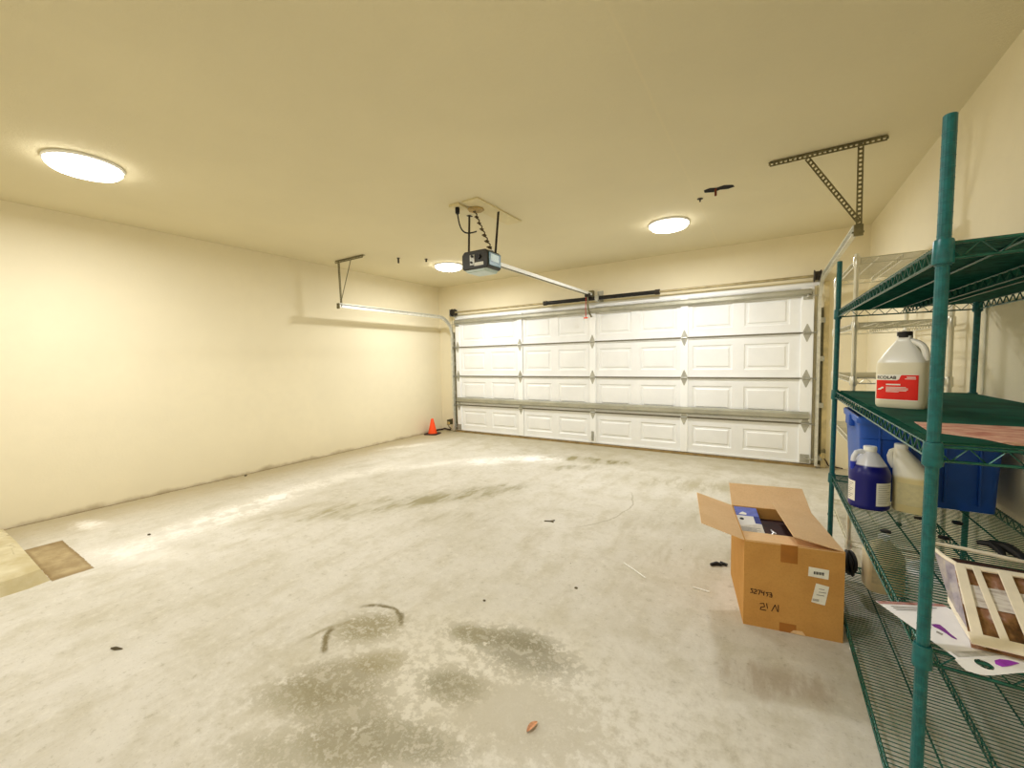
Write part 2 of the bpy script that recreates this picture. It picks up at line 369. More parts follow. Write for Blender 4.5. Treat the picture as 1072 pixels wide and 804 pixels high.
# ------------------------------------------------------------------ tracks
def perf(m, a, b, side, w, nrm, t=.003, pitch=.028, hole=.5):
    a, b = V(a), V(b); d = b - a; L = d.length; d.normalize(); side = V(side); nrm = V(nrm)
    for sg in (-1, 1):
        m.obox((a+b)/2 + side*sg*w*.36, d*L/2, side*w*.14, nrm*t/2)
    k = int(L/pitch)
    for i in range(k+1):
        c = a + d*(L*i/k); m.obox(c, d*pitch*(1-hole)/2, side*w*.25, nrm*t/2)
def make_track(xt, sg, ye, zt, lab, hang):
    root = thing('door_track', (xt, YD-.07, 0), lab, 'garage door track', 'overhead door tracks')
    path = [(YD-.05, .03), (YD-.05, zt-.36)]
    R = .36
    for k in range(1, 13):
        a = PI/2*k/12; path.append((YD-.05-R+R*math.cos(a), zt-.36+R*math.sin(a)))
    path.append((ye, zt))
    # C-shaped rail: dx across (towards the door centre = -sg), dn along the path normal
    W, T, Hh = .026, .003, .03
    prof = [(0,-Hh), (-sg*W,-Hh), (-sg*W,-Hh+.008), (-sg*(W-T),-Hh+.008), (-sg*(W-T),-Hh+T), (-sg*T*-0+0, -Hh+T), (0, Hh-T), (-sg*(W-T),Hh-T), (-sg*(W-T),Hh-.008), (-sg*W,Hh-.008), (-sg*W,Hh), (0,Hh), (sg*T,Hh), (sg*T,-Hh)]
    vs = []; fs = []; n = len(prof)
    for i, (y, z) in enumerate(path):
        a = path[max(i-1,0)]; b = path[min(i+1,len(path)-1)]; d = V((0,b[0]-a[0],b[1]-a[1])).normalized(); nr = V((0,-d.z,d.y))
        for (dx, dn) in prof: vs.append(V((xt+dx,y,z)) + nr*dn)
    for i in range(len(path)-1):
        for k in range(n): fs.append((i*n+k, i*n+(k+1)%n, (i+1)*n+(k+1)%n, (i+1)*n+k))
    fs.append(tuple(range(n))); fs.append(tuple((len(path)-1)*n+k for k in range(n-1,-1,-1)))
    MB().add(vs, fs).build('rail', M_galvl, root)
    # jamb brackets
    for z in (.12, .75, 1.3, 1.75):
        b = MB(); b.box((xt+sg*.004, YD-.03, z-.03), (xt+sg*.05, YW-.001, z+.03)); b.build('jamb_bracket', M_galv, root, bevel=.002)
    # angle iron standing along the vertical rail
    b = MB(); b.box((xt+sg*.03, YD-.01, .03), (xt+sg*.034, YW-.001, 1.9)); b.box((xt+sg*.0, YW-.006, .03), (xt+sg*.034, YW-.001, 1.9)); b.build('angle_iron', M_perf, root)
    # ceiling hanger of perforated angle
    (xa, xb, xv, xd, yh) = hang
    c = MB(); perf(c, (xa,yh,HC-.004), (xb,yh,HC-.004), (0,1,0), .04, (0,0,1)); perf(c, (xa,yh-.02,HC-.022), (xb,yh-.02,HC-.022), (0,0,1), .036, (0,1,0)); c.build('ceiling_angle', M_perf, root)
    v = MB(); perf(v, (xv,yh,HC-.02), (xt+sg*.01,yh+.02,zt-.02), (1,0,0), .034, (0,1,0)); perf(v, (xv+sg*.015,yh+.015,HC-.02), (xt+sg*.025,yh+.035,zt), (0,1,0), .03, (1,0,0)); v.build('hanger_strap', M_perf, root)
    d = MB(); perf(d, (xd,yh,HC-.03), (xt+sg*.008,yh+.02,zt+.06), (.75,0,.66), .034, (0,1,0)); d.build('diagonal_strap', M_perf, root)
    e = MB(); e.box((xt-.02, ye-.004, zt-.045), (xt+.03, ye+.012, zt+.03)); e.tube([(xt-.03, ye+.006, zt-.02), (xt+.035, ye+.006, zt-.02)], .007, 8); e.build('end_stop', M_perf, root)
    return root
make_track(-5.095, -1, 3.56, 2.16, 'pale metal door track running along the cream left wall, hung from a ceiling bracket', (-5.14, -4.55, -5.10, -4.83, 3.60))
make_track(.495, 1, 3.66, 2.20, 'metal door track above the shelves on the right, hung from a perforated triangle', (-.02, .63, .50, .205, 3.67))

# ------------------------------------------------------------------ torsion shaft and springs
SY, SZ0 = YD-.09, 2.256
ts = thing('torsion_shaft', (-2.3, SY, SZ0), 'long tan torsion shaft with black springs above the garage door', 'torsion spring shaft')
MB().tube([(-5.06, SY, SZ0), (.52, SY, SZ0)], .0165, 12).build('shaft', M_shaft, ts, smooth=True)
for (a, b) in ((-3.07, -2.225), (-2.165, -1.325)):
    prof = []; n = int((b-a)/.016)
    for i in range(n): prof += [(.026, a+(b-a)*i/n), (.031, a+(b-a)*(i+.5)/n)]
    sp = MB().lathe((0, SY, SZ0), [(.02, a)] + prof + [(.02, b)], 14, 'x').build('spring', M_black, ts, smooth=True, ang=80)
    e = a if a < -3 else b
    MB().lathe((e, SY, SZ0), [(.018,-.03),(.036,-.03),(.036,.03),(.018,.03)], 12, 'x').build('winding_cone', M_drum, ts, smooth=True)
for x, sg in ((-5.0, -1), (.455, 1)):
    MB().lathe((x, SY, SZ0), [(.018,-.035),(.066,-.035),(.07,-.028),(.052,-.02),(.052,.02),(.066,.03),(.066,.036),(.018,.036)], 20, 'x').build('cable_drum', M_drum, ts, smooth=True)
    b = MB(); b.box((x+sg*.055, SY-.05, SZ0-.07), (x+sg*.06, YW-.001, SZ0+.06)); b.box((x+sg*.015, YW-.006, SZ0-.09), (x+sg*.06, YW-.001, SZ0+.07)); b.lathe((x+sg*.05, SY, SZ0), [(.016,-.01),(.03,-.01),(.03,.01),(.016,.01)], 14, 'x')
    b.build('end_bearing_plate', M_galv, ts)
    MB().tube([(x, SY-.05, SZ0-.11), (x, YD-.06, .12)], .003, 5).build('lift_cable', M_perf, gd)
b = MB(); b.box((-2.215, SY-.04, SZ0-.05), (-2.175, YW-.001, SZ0+.04)); b.lathe((-2.195, SY, SZ0), [(.018,-.03),(.042,-.03),(.042,.03),(.018,.03)], 16, 'x'); b.box((-2.24, YW-.006, SZ0-.10), (-2.15, YW-.001, SZ0+.12))
b.build('centre_bracket', M_galv, ts)

# ------------------------------------------------------------------ garage door opener
op = thing('garage_door_opener', (-2.34, 3.2, 2.2), 'dark garage door opener motor hanging from the ceiling with its long white rail', 'garage door opener')
M_dkpl = simple('charcoal_housing', (52, 52, 50), .4, 0, .2, 25)
M_teal = simple('teal_side_panel', (56, 104, 112), .35, 0, .12, 15)
M_lens = simple('frosted_lens', (182, 198, 190), .3, 0, .05, 15)
hx0, hx1, hy0, hy1, hz0, hz1 = -2.50, -2.195, 3.1, 3.32, 2.20, 2.385
b = MB(); prof = [(hx0, hz0+.03), (hx0+.02, hz0+.012), (hx1-.02, hz0+.012), (hx1, hz0+.03), (hx1, hz1-.03), (hx1-.03, hz1), (hx0+.03, hz1), (hx0, hz1-.03)]
n = len(prof); b.add([(x, y, z) for y in (hy0, hy1) for (x, z) in prof], [(i, (i+1)%n, (i+1)%n+n, i+n) for i in range(n)] + [tuple(range(n-1,-1,-1)), tuple(range(n, 2*n))])
head = b.build('motor_housing', M_dkpl, op, bevel=.01)
b = MB(); b.box((hx1-.002, hy0+.012, hz0+.035), (hx1+.006, hy1-.012, hz1-.03)); sidep = b.build('side_panel', M_teal, op, bevel=.004)
b = MB(); b.box((hx1+.006, hy0+.04, hz0+.075), (hx1+.0085, hy1-.05, hz1-.045)); b.build('warning_sticker', simple('pale_blue_sticker', (196, 220, 226), .4, 0, .1, 60), sidep)
b = MB(); pr2 = [(hx0+.012, hz0+.03), (hx0+.05, hz0-.012), (hx1-.05, hz0-.012), (hx1-.012, hz0+.03)]; b.add([(x,y,z) for y in (hy0+.01, hy1-.01) for (x,z) in pr2], [(0,1,5,4),(1,2,6,5),(2,3,7,6),(3,0,4,7),(3,2,1,0),(4,5,6,7)])
b.build('light_lens', M_lens, op, bevel=.006)
b = MB(); b.box((hx0+.10, hy0-.008, hz0+.05), (hx0+.155, hy0+.002, hz1-.04)); b.build('control_plate', M_galv, head, bevel=.002)
b = MB(); b.box((hx0+.15, hy0-.006, hz0+.04), (hx0+.255, hy0+.002, hz0+.07)); b.build('instruction_label', M_white, head)
for (kx, kz, kr) in ((.13, .13, .012), (.12, .075, .01), (.205, .12, .022)): MB().lathe((hx0+kx, hy0-.006, hz0+kz), [(0,-.012),(kr,-.012),(kr,.006),(0,.006)], 14, 'y').build('limit_knob', M_black, head, smooth=True)
b = MB(); b.box((hx0+.02, hy0+.1, hz1), (hx1-.02, hy0+.13, hz1+.012)); b.box((-2.36, hy1-.02, hz1-.10), (-2.28, hy1+.06, hz1-.005)); b.build('rail_mount', M_white2, op, bevel=.003)
R0, R1 = V((-2.315, hy1+.02, hz1-.055)), V((-2.325, YD-.02, 2.345))
b = MB(); b.bar(R0, R1, (0,0,1), .05, .004); 
for sg in (-1, 1): b.bar(R0+V((sg*.022,0,-.014)), R1+V((sg*.022,0,-.014)), (0,0,1), .005, .036)
b.build('rail', M_white2, op)
MB().bar(R0+V((0,0,-.03)), R1+V((0,0,-.03)), (0,0,1), .03, .008).build('drive_chain', M_perf, op)
b = MB(); b.box((-2.36, YD-.03, 2.30), (-2.29, YW-.001, 2.39)); b.build('header_bracket', M_perf, op, bevel=.003)
b = MB(); b.box((-2.355, YD-.20, 2.275), (-2.29, YD-.12, 2.33)); tr = b.build('trolley', M_drum, op, bevel=.004)
b = MB(); b.tube([(-2.322, YD-.16, 2.28), (-2.322, YD-.15, 2.13), (-2.318, YD-.10, 2.04), (-2.315, YD-.03, 1.99)], .012, 6); b.build('door_arm', M_perf, op)
b = MB(); b.tube([(-2.345, YD-.17, 2.28), (-2.35, YD-.175, 2.10), (-2.345, YD-.18, 1.97)], .006, 6); rc = b.build('release_cord', simple('red_cord', (176, 58, 46), .6, 0, .1, 30), op)
MB().tube([(-2.375, YD-.18, 1.965), (-2.315, YD-.18, 1.965)], .009, 8).build('cord_handle', M_cone, rc)
for (x0, x1, y) in ((-2.495, -2.52, 3.2), (-2.21, -2.20, 3.24)):
    m = MB(); m.bar((x0, y, hz1-.06), (x1, y+.06, HC-.001), (0,1,0), .022, .004); m.box((x1-.02, y+.04, HC-.004), (x1+.02, y+.09, HC-.0005)); m.build('hanging_strap', M_drum, op)
# coiled cable from the ceiling box to the motor
tw = []
A, B = V((-2.355, 3.12, HC-.03)), V((-2.245, 3.22, hz1+.01))
for i in range(140):
    t = i/139; c = A.lerp(B, t); a = t*2*PI*13; r = .012 + .012*max(0, t-.35)
    tw.append(c + V((r*math.cos(a), r*math.sin(a), .01*math.sin(a*.5))))
MB().tube(tw, .006, 6).build('coiled_cable', simple('brown_cable', (92, 78, 48), .6, 0, .2, 40), op, smooth=True)
MB().tube([V((-2.44, 2.98, HC-.075)) + (V((-2.33, 3.12, 2.56)) - V((-2.44, 2.98, HC-.075)))*t + V((-.05*math.sin(PI*t), 0, -.07*math.sin(PI*t))) for t in [i/14 for i in range(15)]], .0065, 8).build('power_cord', M_black, op, smooth=True)
b = MB(); b.lathe((-2.44, 2.98, HC-.085), [(.008,0),(.02,.012),(.022,.05),(.018,.062),(0,.062)], 12); b.build('plug', M_black, op, smooth=True)
cb = thing('ceiling_outlet_box', (-2.3, 3.2, HC), 'painted outlet board with its small cover plate, fixed to the ceiling above the opener', 'outlet box')
M_ivory = simple('cream_board', (226, 214, 172), .7, 0, .05, 8)
MB().box((-2.345, 2.93, HC-.016), (-2.17, 3.68, HC-.0005)).build('mounting_board', M_ivory, cb, bevel=.003)
b = MB(); b.box((-2.50, 2.93, HC-.022), (-2.385, 3.06, HC-.0005)); b.build('outlet', M_ivory, cb, bevel=.004)
b = MB()
for k in range(8):
    a = 2*PI*k/8
b.lathe((-2.335, 3.12, HC-.03), [(.0,0),(.075,0),(.08,.012),(0,.012)], 8); b.build('cover_plate', simple('tan_cover', (182, 156, 96), .6, 0, .2, 30), cb, bevel=.002)

# ------------------------------------------------------------------ ceiling lights
def emis(name, rgb, st):
    t = NT(name); t.p.inputs['Base Color'].default_value = (.9,.9,.88,1)
    lw = t.n('ShaderNodeLayerWeight'); lw.inputs[0].default_value = .35
    t.p.inputs['Emission Color'].default_value = srgb(*rgb); t.p.inputs['Emission Strength'].default_value = st
    return t.m
M_glow = emis('glowing_diffuser', (255, 252, 246), 13.0)
LP = [(-4.06, .90, 'round glowing ceiling light near the left edge, nearest to the viewer'),
      (-4.06, 4.72, 'small-looking round glowing ceiling light in the far left corner behind the opener'),
      (-.93, 4.66, 'round glowing ceiling light in front of the right half of the garage door')]
first = None
for i, (x, y, lab) in enumerate(LP):
    if first is None:
        L = thing('ceiling_light', (x, y, HC), lab, 'ceiling light', 'round ceiling lights')
        MB().lathe((x, y, HC), [(0,-.001),(.205,-.001),(.208,-.012),(.20,-.022),(.18,-.022),(.0,-.022)], 40).build('rim', M_white2, L, smooth=True)
        MB().lathe((x, y, HC), [(.196,-.022),(.194,-.035),(.175,-.055),(.12,-.072),(.05,-.08),(0,-.081)], 40).build('diffuser', M_glow, L, smooth=True)
        MB().lathe((x, y, HC), [(.0,-.094),(.010,-.092),(.010,-.084),(.004,-.079),(0,-.079)], 12).build('finial', M_white2, L, smooth=True)
        first = L
    else:
        L = first.copy(); COL.objects.link(L); L.location = (x, y, HC); L['label'] = lab
        for ch in list(first.children):
            c = ch.copy(); COL.objects.link(c); c.parent = L
def lamp(x, y, z, e, r=.09, col=(.945,.962,1.0)):
    l = bpy.data.lights.new('bulb', 'AREA'); l.shape = 'DISK'; l.size = r*2; l.energy = e; l.color = col
    o = bpy.data.objects.new('bulb_light', l); COL.objects.link(o); o.location = (x, y, z)
EN = 35
for (x, y) in ((-4.06, .90), (-4.06, 4.72), (-.93, 4.66), (-.93, .90), (-4.06, -2.9), (-.93, -2.9)):
    lamp(x, y, HC-.10, EN*(.6 if (x > -2 and 0 < y < 2) else 1.09))     # the one over the viewer is the dimmest

# ------------------------------------------------------------------ ceiling odds and ends
ch = thing('ceiling_hole', (-.42, 3.96, HC), 'ragged black hole in the ceiling with a short rusty stub hanging', 'ceiling hole')
pts = [(-.52,3.90),(-.47,3.875),(-.42,3.90),(-.36,3.88),(-.30,3.915),(-.29,3.965),(-.34,3.985),(-.40,3.965),(-.45,3.99),(-.52,3.96)]
MB().sheet([(x+.02, y+.04, HC-.0015) for x, y in pts[::-1]], .001, (0,0,-1)).build('opening', simple('void_black', (12, 9, 8), .9, 0, .2, 20), ch)
b = MB(); b.tube([(-.41, 3.96, HC-.002), (-.41, 3.96, HC-.06)], .009, 8); b.build('stub', simple('rust', (126, 62, 34), .7, 0, .2, 30), ch)
b = MB(); b.lathe((-.553, 4.12, HC), [(0,-.03),(.006,-.03),(.006,-.006),(.025,-.005),(.025,-.001),(0,-.001)], 10)
one(b, 'ceiling_anchor', M_drum, (-.553, 4.12, HC), 'small dark screw anchor in the ceiling beside the ragged hole', 'anchor', 'ceiling anchors', smooth=True)
for (x, y, lab, k) in ((-4.324, 3.985, 'small dark hook in the ceiling between the left bracket and the far light', .05), (-4.06, 4.25, 'tiny dark ceiling hook just before the far left light', .02)):
    b = MB(); b.tube([(x, y, HC-.001), (x, y, HC-.02-k)], .012, 8); b.lathe((x, y, HC), [(0,-.006),(.022,-.005),(.022,-.001),(0,-.001)], 10)
    one(b, 'ceiling_hook', M_drum, (x, y, HC), lab, 'hook', 'ceiling hooks')

# ------------------------------------------------------------------ wire shelving units
def wire_unit(root, x0, x1, y0, y1, ztop, shelves, mp, mw, tilt, mats=(), pr=.0127, pitch=.019, detail=True):
    """posts at the four corners; every shelf: frame (> wire_deck, corner_collar x4)"""
    tx = tilt
    for (x, y) in ((x0,y0),(x0,y1),(x1,y0),(x1,y1)):
        prof = [(0,.028),(pr,.028)]; z = .05
        while z < ztop-.02:
            prof += [(pr,z-.0012),(pr*1.035,z-.0006),(pr*1.035,z+.0006),(pr,z+.0012)]; z += .0254
        prof += [(pr,ztop-.002),(pr*.9,ztop),(0,ztop)]
        m = MB().lathe((x, y, 0), prof, 14); m.v = [V((a.x+tx*a.z, a.y, a.z)) for a in m.v]
        po = m.build('post', mp, root, smooth=True, ang=20)
        f = MB().lathe((x, y, 0), [(0,0),(.016,0),(.018,.006),(.016,.02),(.009,.03),(0,.03)], 12).build('foot', M_drum, po, smooth=True)
    for zi, z in enumerate(shelves):
        sx = tx*z; a0, a1 = x0+sx, x1+sx
        m = MB(); rw = .0032
        h = .034
        for (zz) in (z, z-h):
            m.tube([(a0,y0,zz),(a0,y1,zz)], rw+.0006, 6); m.tube([(a1,y0,zz),(a1,y1,zz)], rw+.0006, 6)
            m.tube([(a0,y0,zz),(a1,y0,zz)], rw+.0006, 6); m.tube([(a0,y1,zz),(a1,y1,zz)], rw+.0006, 6)
        def zig(p, q):
            p, q = V(p), V(q); L = (q-p).length; k = max(2, int(round(L/.03))); pts = []
            for i in range(k+1): pts.append(p.lerp(q, i/k) + V((0,0,-h if i % 2 else 0)))
            m.tube(pts, rw*.8, 5)
        zig((a0,y0,z),(a0,y1,z)); zig((a1,y0,z),(a1,y1,z)); zig((a0,y0,z),(a1,y0,z)); zig((a0,y1,z),(a1,y1,z))
        fr = m.build('shelf', mw, root, smooth=True, ang=60)
        w = MB(); k = int((y1-y0)/pitch)
        for i in range(1, k):
            y = y0 + (y1-y0)*i/k; w.tube([(a0-.003,y,z+.003),(a1+.003,y,z+.003)], .0019, 5, cap=False)
        nr = 4
        for i in range(1, nr):
            x = a0 + (a1-a0)*i/nr; w.tube([(x,y0,z-.003),(x,y1,z-.003)], .0034, 6)
            if i == 2:
                w.tube([(x,y0,z-h),(x,y1,z-h)], .003, 6); kk = int((y1-y0)/.03)
                w.tube([(x, y0+(y1-y0)*j/kk, z-.003-(h-.003 if j % 2 else 0)) for j in range(kk+1)], .0024, 5)
        w.build('wire_deck', mw, fr, smooth=True, ang=60)
        for (x, y) in ((a0,y0),(a0,y1),(a1,y0),(a1,y1)):
            c = MB().lathe((x, y, z-.044), [(pr*1.02,-.002),(pr*1.5,-.002),(pr*1.55,.004),(pr*1.42,.05),(pr*1.28,.054),(pr*1.02,.054)], 16)
            if detail:
                c.lathe((x, y, z-.046), [(pr*1.02,-.004),(pr*1.2,-.004),(pr*1.2,.0),(pr*1.02,.0)], 14)
            c.build('corner_collar', mp, fr, smooth=True)
GX0, GX1, GY0, GY1 = .327, .894, 1.352, 3.078
GT = .007
GZ = [1.606, 1.131, .626, .082]                              # top faces of the four shelves
gs = thing('wire_shelving_unit', (GX0, GY0, 0), 'tall green epoxy wire shelving unit with four shelves against the right wall', 'shelving unit', 'wire shelving units')
wire_unit(gs, GX0, GX1, GY0, GY1, 1.895, GZ, M_green, M_greenw, GT)
for z, lab, nm in ((GZ[0], 'dark green sheet covering the top shelf of the green unit, seen from below, shade put into its colour', 1), (GZ[1], 'dark green sheet covering the second shelf, under the jug with the red label', 2)):
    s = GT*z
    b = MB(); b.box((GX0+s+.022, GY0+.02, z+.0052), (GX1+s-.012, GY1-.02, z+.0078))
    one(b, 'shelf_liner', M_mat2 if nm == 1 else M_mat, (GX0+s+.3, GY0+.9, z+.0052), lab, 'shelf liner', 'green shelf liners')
CX0, CX1, CY0, CY1 = .452, .880, 3.335, 4.25
cs = thing('wire_shelving_unit', (CX0, CY0, 0), 'chrome wire shelving unit standing behind the green one, in the right corner', 'shelving unit', 'wire shelving units')
wire_unit(cs, CX0, CX1, CY0, CY1, 1.975, [1.945, 1.545, 1.20, .80, .14], M_chrome, M_chromew, 0, detail=True, pitch=.030)

# ------------------------------------------------------------------ jugs
def sup(a, ex):
    ca, sa = math.cos(a), math.sin(a); return V((math.copysign(abs(ca)**(2/ex), ca), math.copysign(abs(sa)**(2/ex), sa), 0))
def patch(m, c, r, ex, rot, a0, a1, z0, z1, off=.0012, n=14, ratio=1.0, zf=None):
    """label patch hugging a jug wall between angles a0..a1 (measured before rot)"""
    c = V(c); vs = []
    for i in range(n+1):
        a = a0 + (a1-a0)*i/n; p = sup(a, ex); p.y *= ratio
        d = V((math.cos(a), math.sin(a), 0)); p = p*r + d*off
        p = V((p.x*math.cos(rot)-p.y*math.sin(rot), p.x*math.sin(rot)+p.y*math.cos(rot), 0))
        za, zb = (z0, z1) if zf is None else zf(i/n)
        vs += [c + p + V((0,0,za)), c + p + V((0,0,zb))]
    m.add(vs, [(2*i, 2*i+2, 2*i+3, 2*i+1) for i in range(n)])
def patch_pt(c, r, ex, rot, a, z, off, ratio=1.0):
    p = sup(a, ex); p.y *= ratio; p = p*r + V((math.cos(a), math.sin(a), 0))*off
    return V(c) + V((p.x*math.cos(rot)-p.y*math.sin(rot), p.x*math.sin(rot)+p.y*math.cos(rot), z))
def jug_mat(name, wall, liquid, level, soft=.004, trans=0.0):
    t = NT(name); z = t.xyz(t.obj())[2]
    n = t.noise(t.obj(), 14, 3)
    k = t.ramp(t.math('ADD', z, t.math('MULTIPLY', t.math('SUBTRACT', n, .5), .004)), level-soft, level+soft)
    t.base(t.mix(k, srgb(*liquid), srgb(*wall))); t.p.inputs['Roughness'].default_value = .3
    t.p.inputs['Subsurface Weight'].default_value = .25; t.p.inputs['Subsurface Radius'].default_value = (.03,.03,.025); t.p.inputs['Subsurface Scale'].default_value = .3
    return t.m
M_lab = simple('paper_label', (244, 242, 232), .6, 0, .03, 30)
M_red = simple('red_label_ink', (236, 36, 22), .5, 0, .04, 30)
M_ink = simple('black_print', (26, 24, 26), .6, 0, .1, 30)
M_greyp = simple('grey_print', (150, 146, 140), .6, 0, .1, 30)
M_cap = simple('black_cap', (18, 17, 18), .4, 0, .2, 40)
M_wcap = simple('white_cap', (246, 246, 242), .4, 0, .03, 40)
# (1) jug with the red label on the second shelf
def glyph_mesh(text, size):
    cu = bpy.data.curves.new('glyphs', 'FONT'); cu.body = text; cu.size = size; cu.align_x = 'LEFT'; cu.offset = size*.02
    ob = bpy.data.objects.new('glyphs', cu); COL.objects.link(ob)
    dg = bpy.context.evaluated_depsgraph_get(); me = bpy.data.meshes.new_from_object(ob.evaluated_get(dg))
    vs = [v.co.copy() for v in me.vertices]; fs = [tuple(p.vertices) for p in me.polygons]
    bpy.data.objects.remove(ob); bpy.data.curves.remove(cu); bpy.data.meshes.remove(me)
    return vs, fs
jc = V((.452, 2.20, GZ[1]+.008)); jr = .0755; jex = 4.5; jrot = math.radians(-24); jra = .88
j = thing('chemical_jug', jc, 'translucent white gallon jug with red label and black cap on the second shelf', 'jug', 'plastic jugs')
prof = [(0,.004),(jr*.93,0),(jr*.99,.008),(jr,.02),(jr,.165),(jr*.98,.176),(jr*.93,.186),(jr*.72,.214),(jr*.52,.24),(jr*.36,.258),(.022,.268),(.0215,.282),(0,.282)]
m = MB().lathe(jc, prof, 56, ex=jex, rot=jrot, ratio=jra)
jug_o = m.build('jug_body', jug_mat('translucent_jug', (240, 239, 230), (232, 226, 202), .178), j, smooth=True, ang=50)
MB().lathe(jc, [(0,.276),(.0235,.276),(.0235,.297),(.022,.299),(0,.299)], 20).build('cap', M_cap, j, smooth=True)
hpts = []
for i in range(13):
    t = i/12
    q = V((.020+.052*t, 0, .262-.078*t)) + V((.016*math.sin(PI*t), 0, .014*math.sin(PI*t)))
    a = jrot - .35; hpts.append(jc + V((q.x*math.cos(a), q.x*math.sin(a), q.z)))
MB().tube(hpts, [.011]*13, 10).build('handle', jug_mat('jug_handle_plastic', (242, 240, 230), (242, 240, 230), -1), j, smooth=True)
A0, A1 = 1.5*PI-.80, 1.5*PI+.55
lb = MB(); patch(lb, jc, jr, jex, jrot, A0, A1, .030, .132, .0008, 24, jra); lab = lb.build('label', M_lab, j)
def on_jug(vs, fs, u0, z0):                                   # u runs along the label arc (0..1)
    # arc length parametrisation
    N = 200; pts = [patch_pt((0,0,0), jr, jex, 0, A0+(A1-A0)*i/N, 0, 0, jra) for i in range(N+1)]
    cum = [0]
    for i in range(N): cum.append(cum[-1]+(pts[i+1]-pts[i]).length)
    T = cum[-1]; out = []
    for v in vs:
        s = u0*T + v.x; k = 0
        while k < N and cum[k+1] < s: k += 1
        a = A0 + (A1-A0)*(k + (s-cum[min(k,N-1)])/(cum[min(k+1,N)]-cum[min(k,N-1)]+1e-9))/N
        out.append(patch_pt(jc, jr, jex, jrot, a, z0+v.y, .0021, jra))
    return out, fs
NC = 60; LW = sum((patch_pt((0,0,0), jr, jex, 0, A0+(A1-A0)*(i+1)/200, 0, 0, jra) - patch_pt((0,0,0), jr, jex, 0, A0+(A1-A0)*i/200, 0, 0, jra)).length for i in range(200))
vs = []
for i in range(NC+1):
    u = i/NC; st_ = min(1, max(0, (u-.52)/.11)); st_ = st_*st_*(3-2*st_)
    vs += [V((u*LW*.998, .034, 0)), V((u*LW*.998, .109+.021*st_, 0))]
rv, rf = on_jug(vs, [(2*i, 2*i+2, 2*i+3, 2*i+1) for i in range(NC)], 0, 0)
rv = [p_ + (jc + V((0,0,p_.z-jc.z)) - p_).normalized()*.0007 for p_ in rv]
MB().add(rv, rf).build('red_field', M_red, lab)
vs, fs = glyph_mesh('ECOLAB', .0155); mx = max(v.x for v in vs); vs = [V((v.x*.058/mx, v.y, 0)) for v in vs]
tm = MB(); tm.add(*on_jug(vs, fs, .03, .1145)); tm.build('lettering', M_ink, lab)
tm = MB()
def strokes(tm, rows, f):
    for (u0, z, w, h) in rows:
        k = 8; vs = []
        for i in range(k+1): vs += [V((w*i/k, 0, 0)), V((w*i/k, h, 0))]
        tm.add(*f(vs, [(2*i, 2*i+2, 2*i+3, 2*i+1) for i in range(k)], u0, z))
strokes(tm, [(.26, .090, .042, .005), (.26, .081, .058, .0022), (.26, .0765, .064, .0022), (.26, .072, .064, .0022), (.26, .0675, .06, .0022), (.26, .063, .036, .0022), (.74, .120, .024, .0035), (.70, .114, .03, .0025)], on_jug)
tm.build('white_print', M_lab, lab); tm = MB()
bird = [V((0,0,0)), V((.012,.001,0)), V((.016,.006,0)), V((.020,.006,0)), V((.021,.012,0)), V((.015,.012,0)), V((.010,.007,0)), V((.004,.005,0))]
tm.add(*on_jug(bird, [tuple(range(8))], .04, .070)); tm.build('white_emblem', M_lab, lab)

# (2) jug of dark blue liquid, (3) jug of pale liquid on the third shelf
z3 = GZ[2]+.006
bc = V((.408, 2.50, z3)); br = .0765
j = thing('detergent_jug', bc, 'round gallon jug of dark blue liquid with loop handle on the third shelf', 'jug', 'plastic jugs')
prof = [(0,.004),(br*.94,0),(br*.99,.006),(br*1.0,.014),(br*.985,.02),(br*.985,.128),(br*1.0,.134),(br*1.0,.160),(br*.96,.176),(br*.84,.196),(br*.62,.226),(br*.42,.252),(.023,.262),(.0225,.268),(0,.268)]
MB().lathe(bc, prof, 48).build('jug_body', jug_mat('blue_liquid_jug', (226, 228, 236), (14, 18, 120), .202), j, smooth=True, ang=40)
MB().lathe(bc, [(0,.264),(.025,.264),(.025,.284),(.023,.287),(0,.287)], 20).build('cap', M_wcap, j, smooth=True)
hp = [V((-.018,0,.252)), V((-.036,0,.262)), V((-.054,0,.256)), V((-.064,0,.236)), V((-.067,0,.210)), V((-.066,0,.185)), V((-.060,0,.172))]
a = math.radians(18)
hp = [bc + V((q.x*math.cos(a), q.x*math.sin(a), q.z)) for q in hp]
MB().tube(hp, [.012,.0115,.011,.011,.011,.012,.013], 10).build('handle', jug_mat('blue_jug_handle', (230, 232, 240), (40, 60, 190), .215), j, smooth=True)
lb = MB(); patch(lb, bc, br*.99, 2, 0, PI+.10, PI+.72, .03, .125, .0012, 12); l1 = lb.build('label', M_lab, j)
lb = MB(); patch(lb, bc, br*.99, 2, 0, 1.5*PI+.18, 1.5*PI+1.2, .024, .130, .0012, 16); l2 = lb.build('label', M_lab, j)
tm = MB(); tn = MB()
for k in range(9):
    patch(tm, bc, br*.99, 2, 0, PI+.16, PI+.60-.1*(k%3), .112-.009*k, .1145-.009*k, .0018, 8); patch(tn, bc, br*.99, 2, 0, 1.5*PI+.28, 1.5*PI+1.1-.15*(k%3), .118-.010*k, .1195-.010*k, .0018, 8)
tm.build('print_lines', M_greyp, l1); tn.build('print_lines', M_greyp, l2)
wc = V((.564, 2.525, z3)); wr = .066; wrot = math.radians(-20)
j = thing('detergent_jug', wc, 'off-white gallon jug of pale liquid with slanted shoulder, beside the blue jug', 'jug', 'plastic jugs')
m = MB(); lay = [(0,.004,0),(wr*.94,0,0),(wr,.01,0),(wr,.15,0),(wr*.97,.175,-.002),(wr*.80,.205,-.014),(wr*.58,.24,-.030),(wr*.40,.268,-.040),(.022,.276,-.043),(.021,.286,-.043),(0,.286,-.043)]
n = 40; vs = []; fs = []
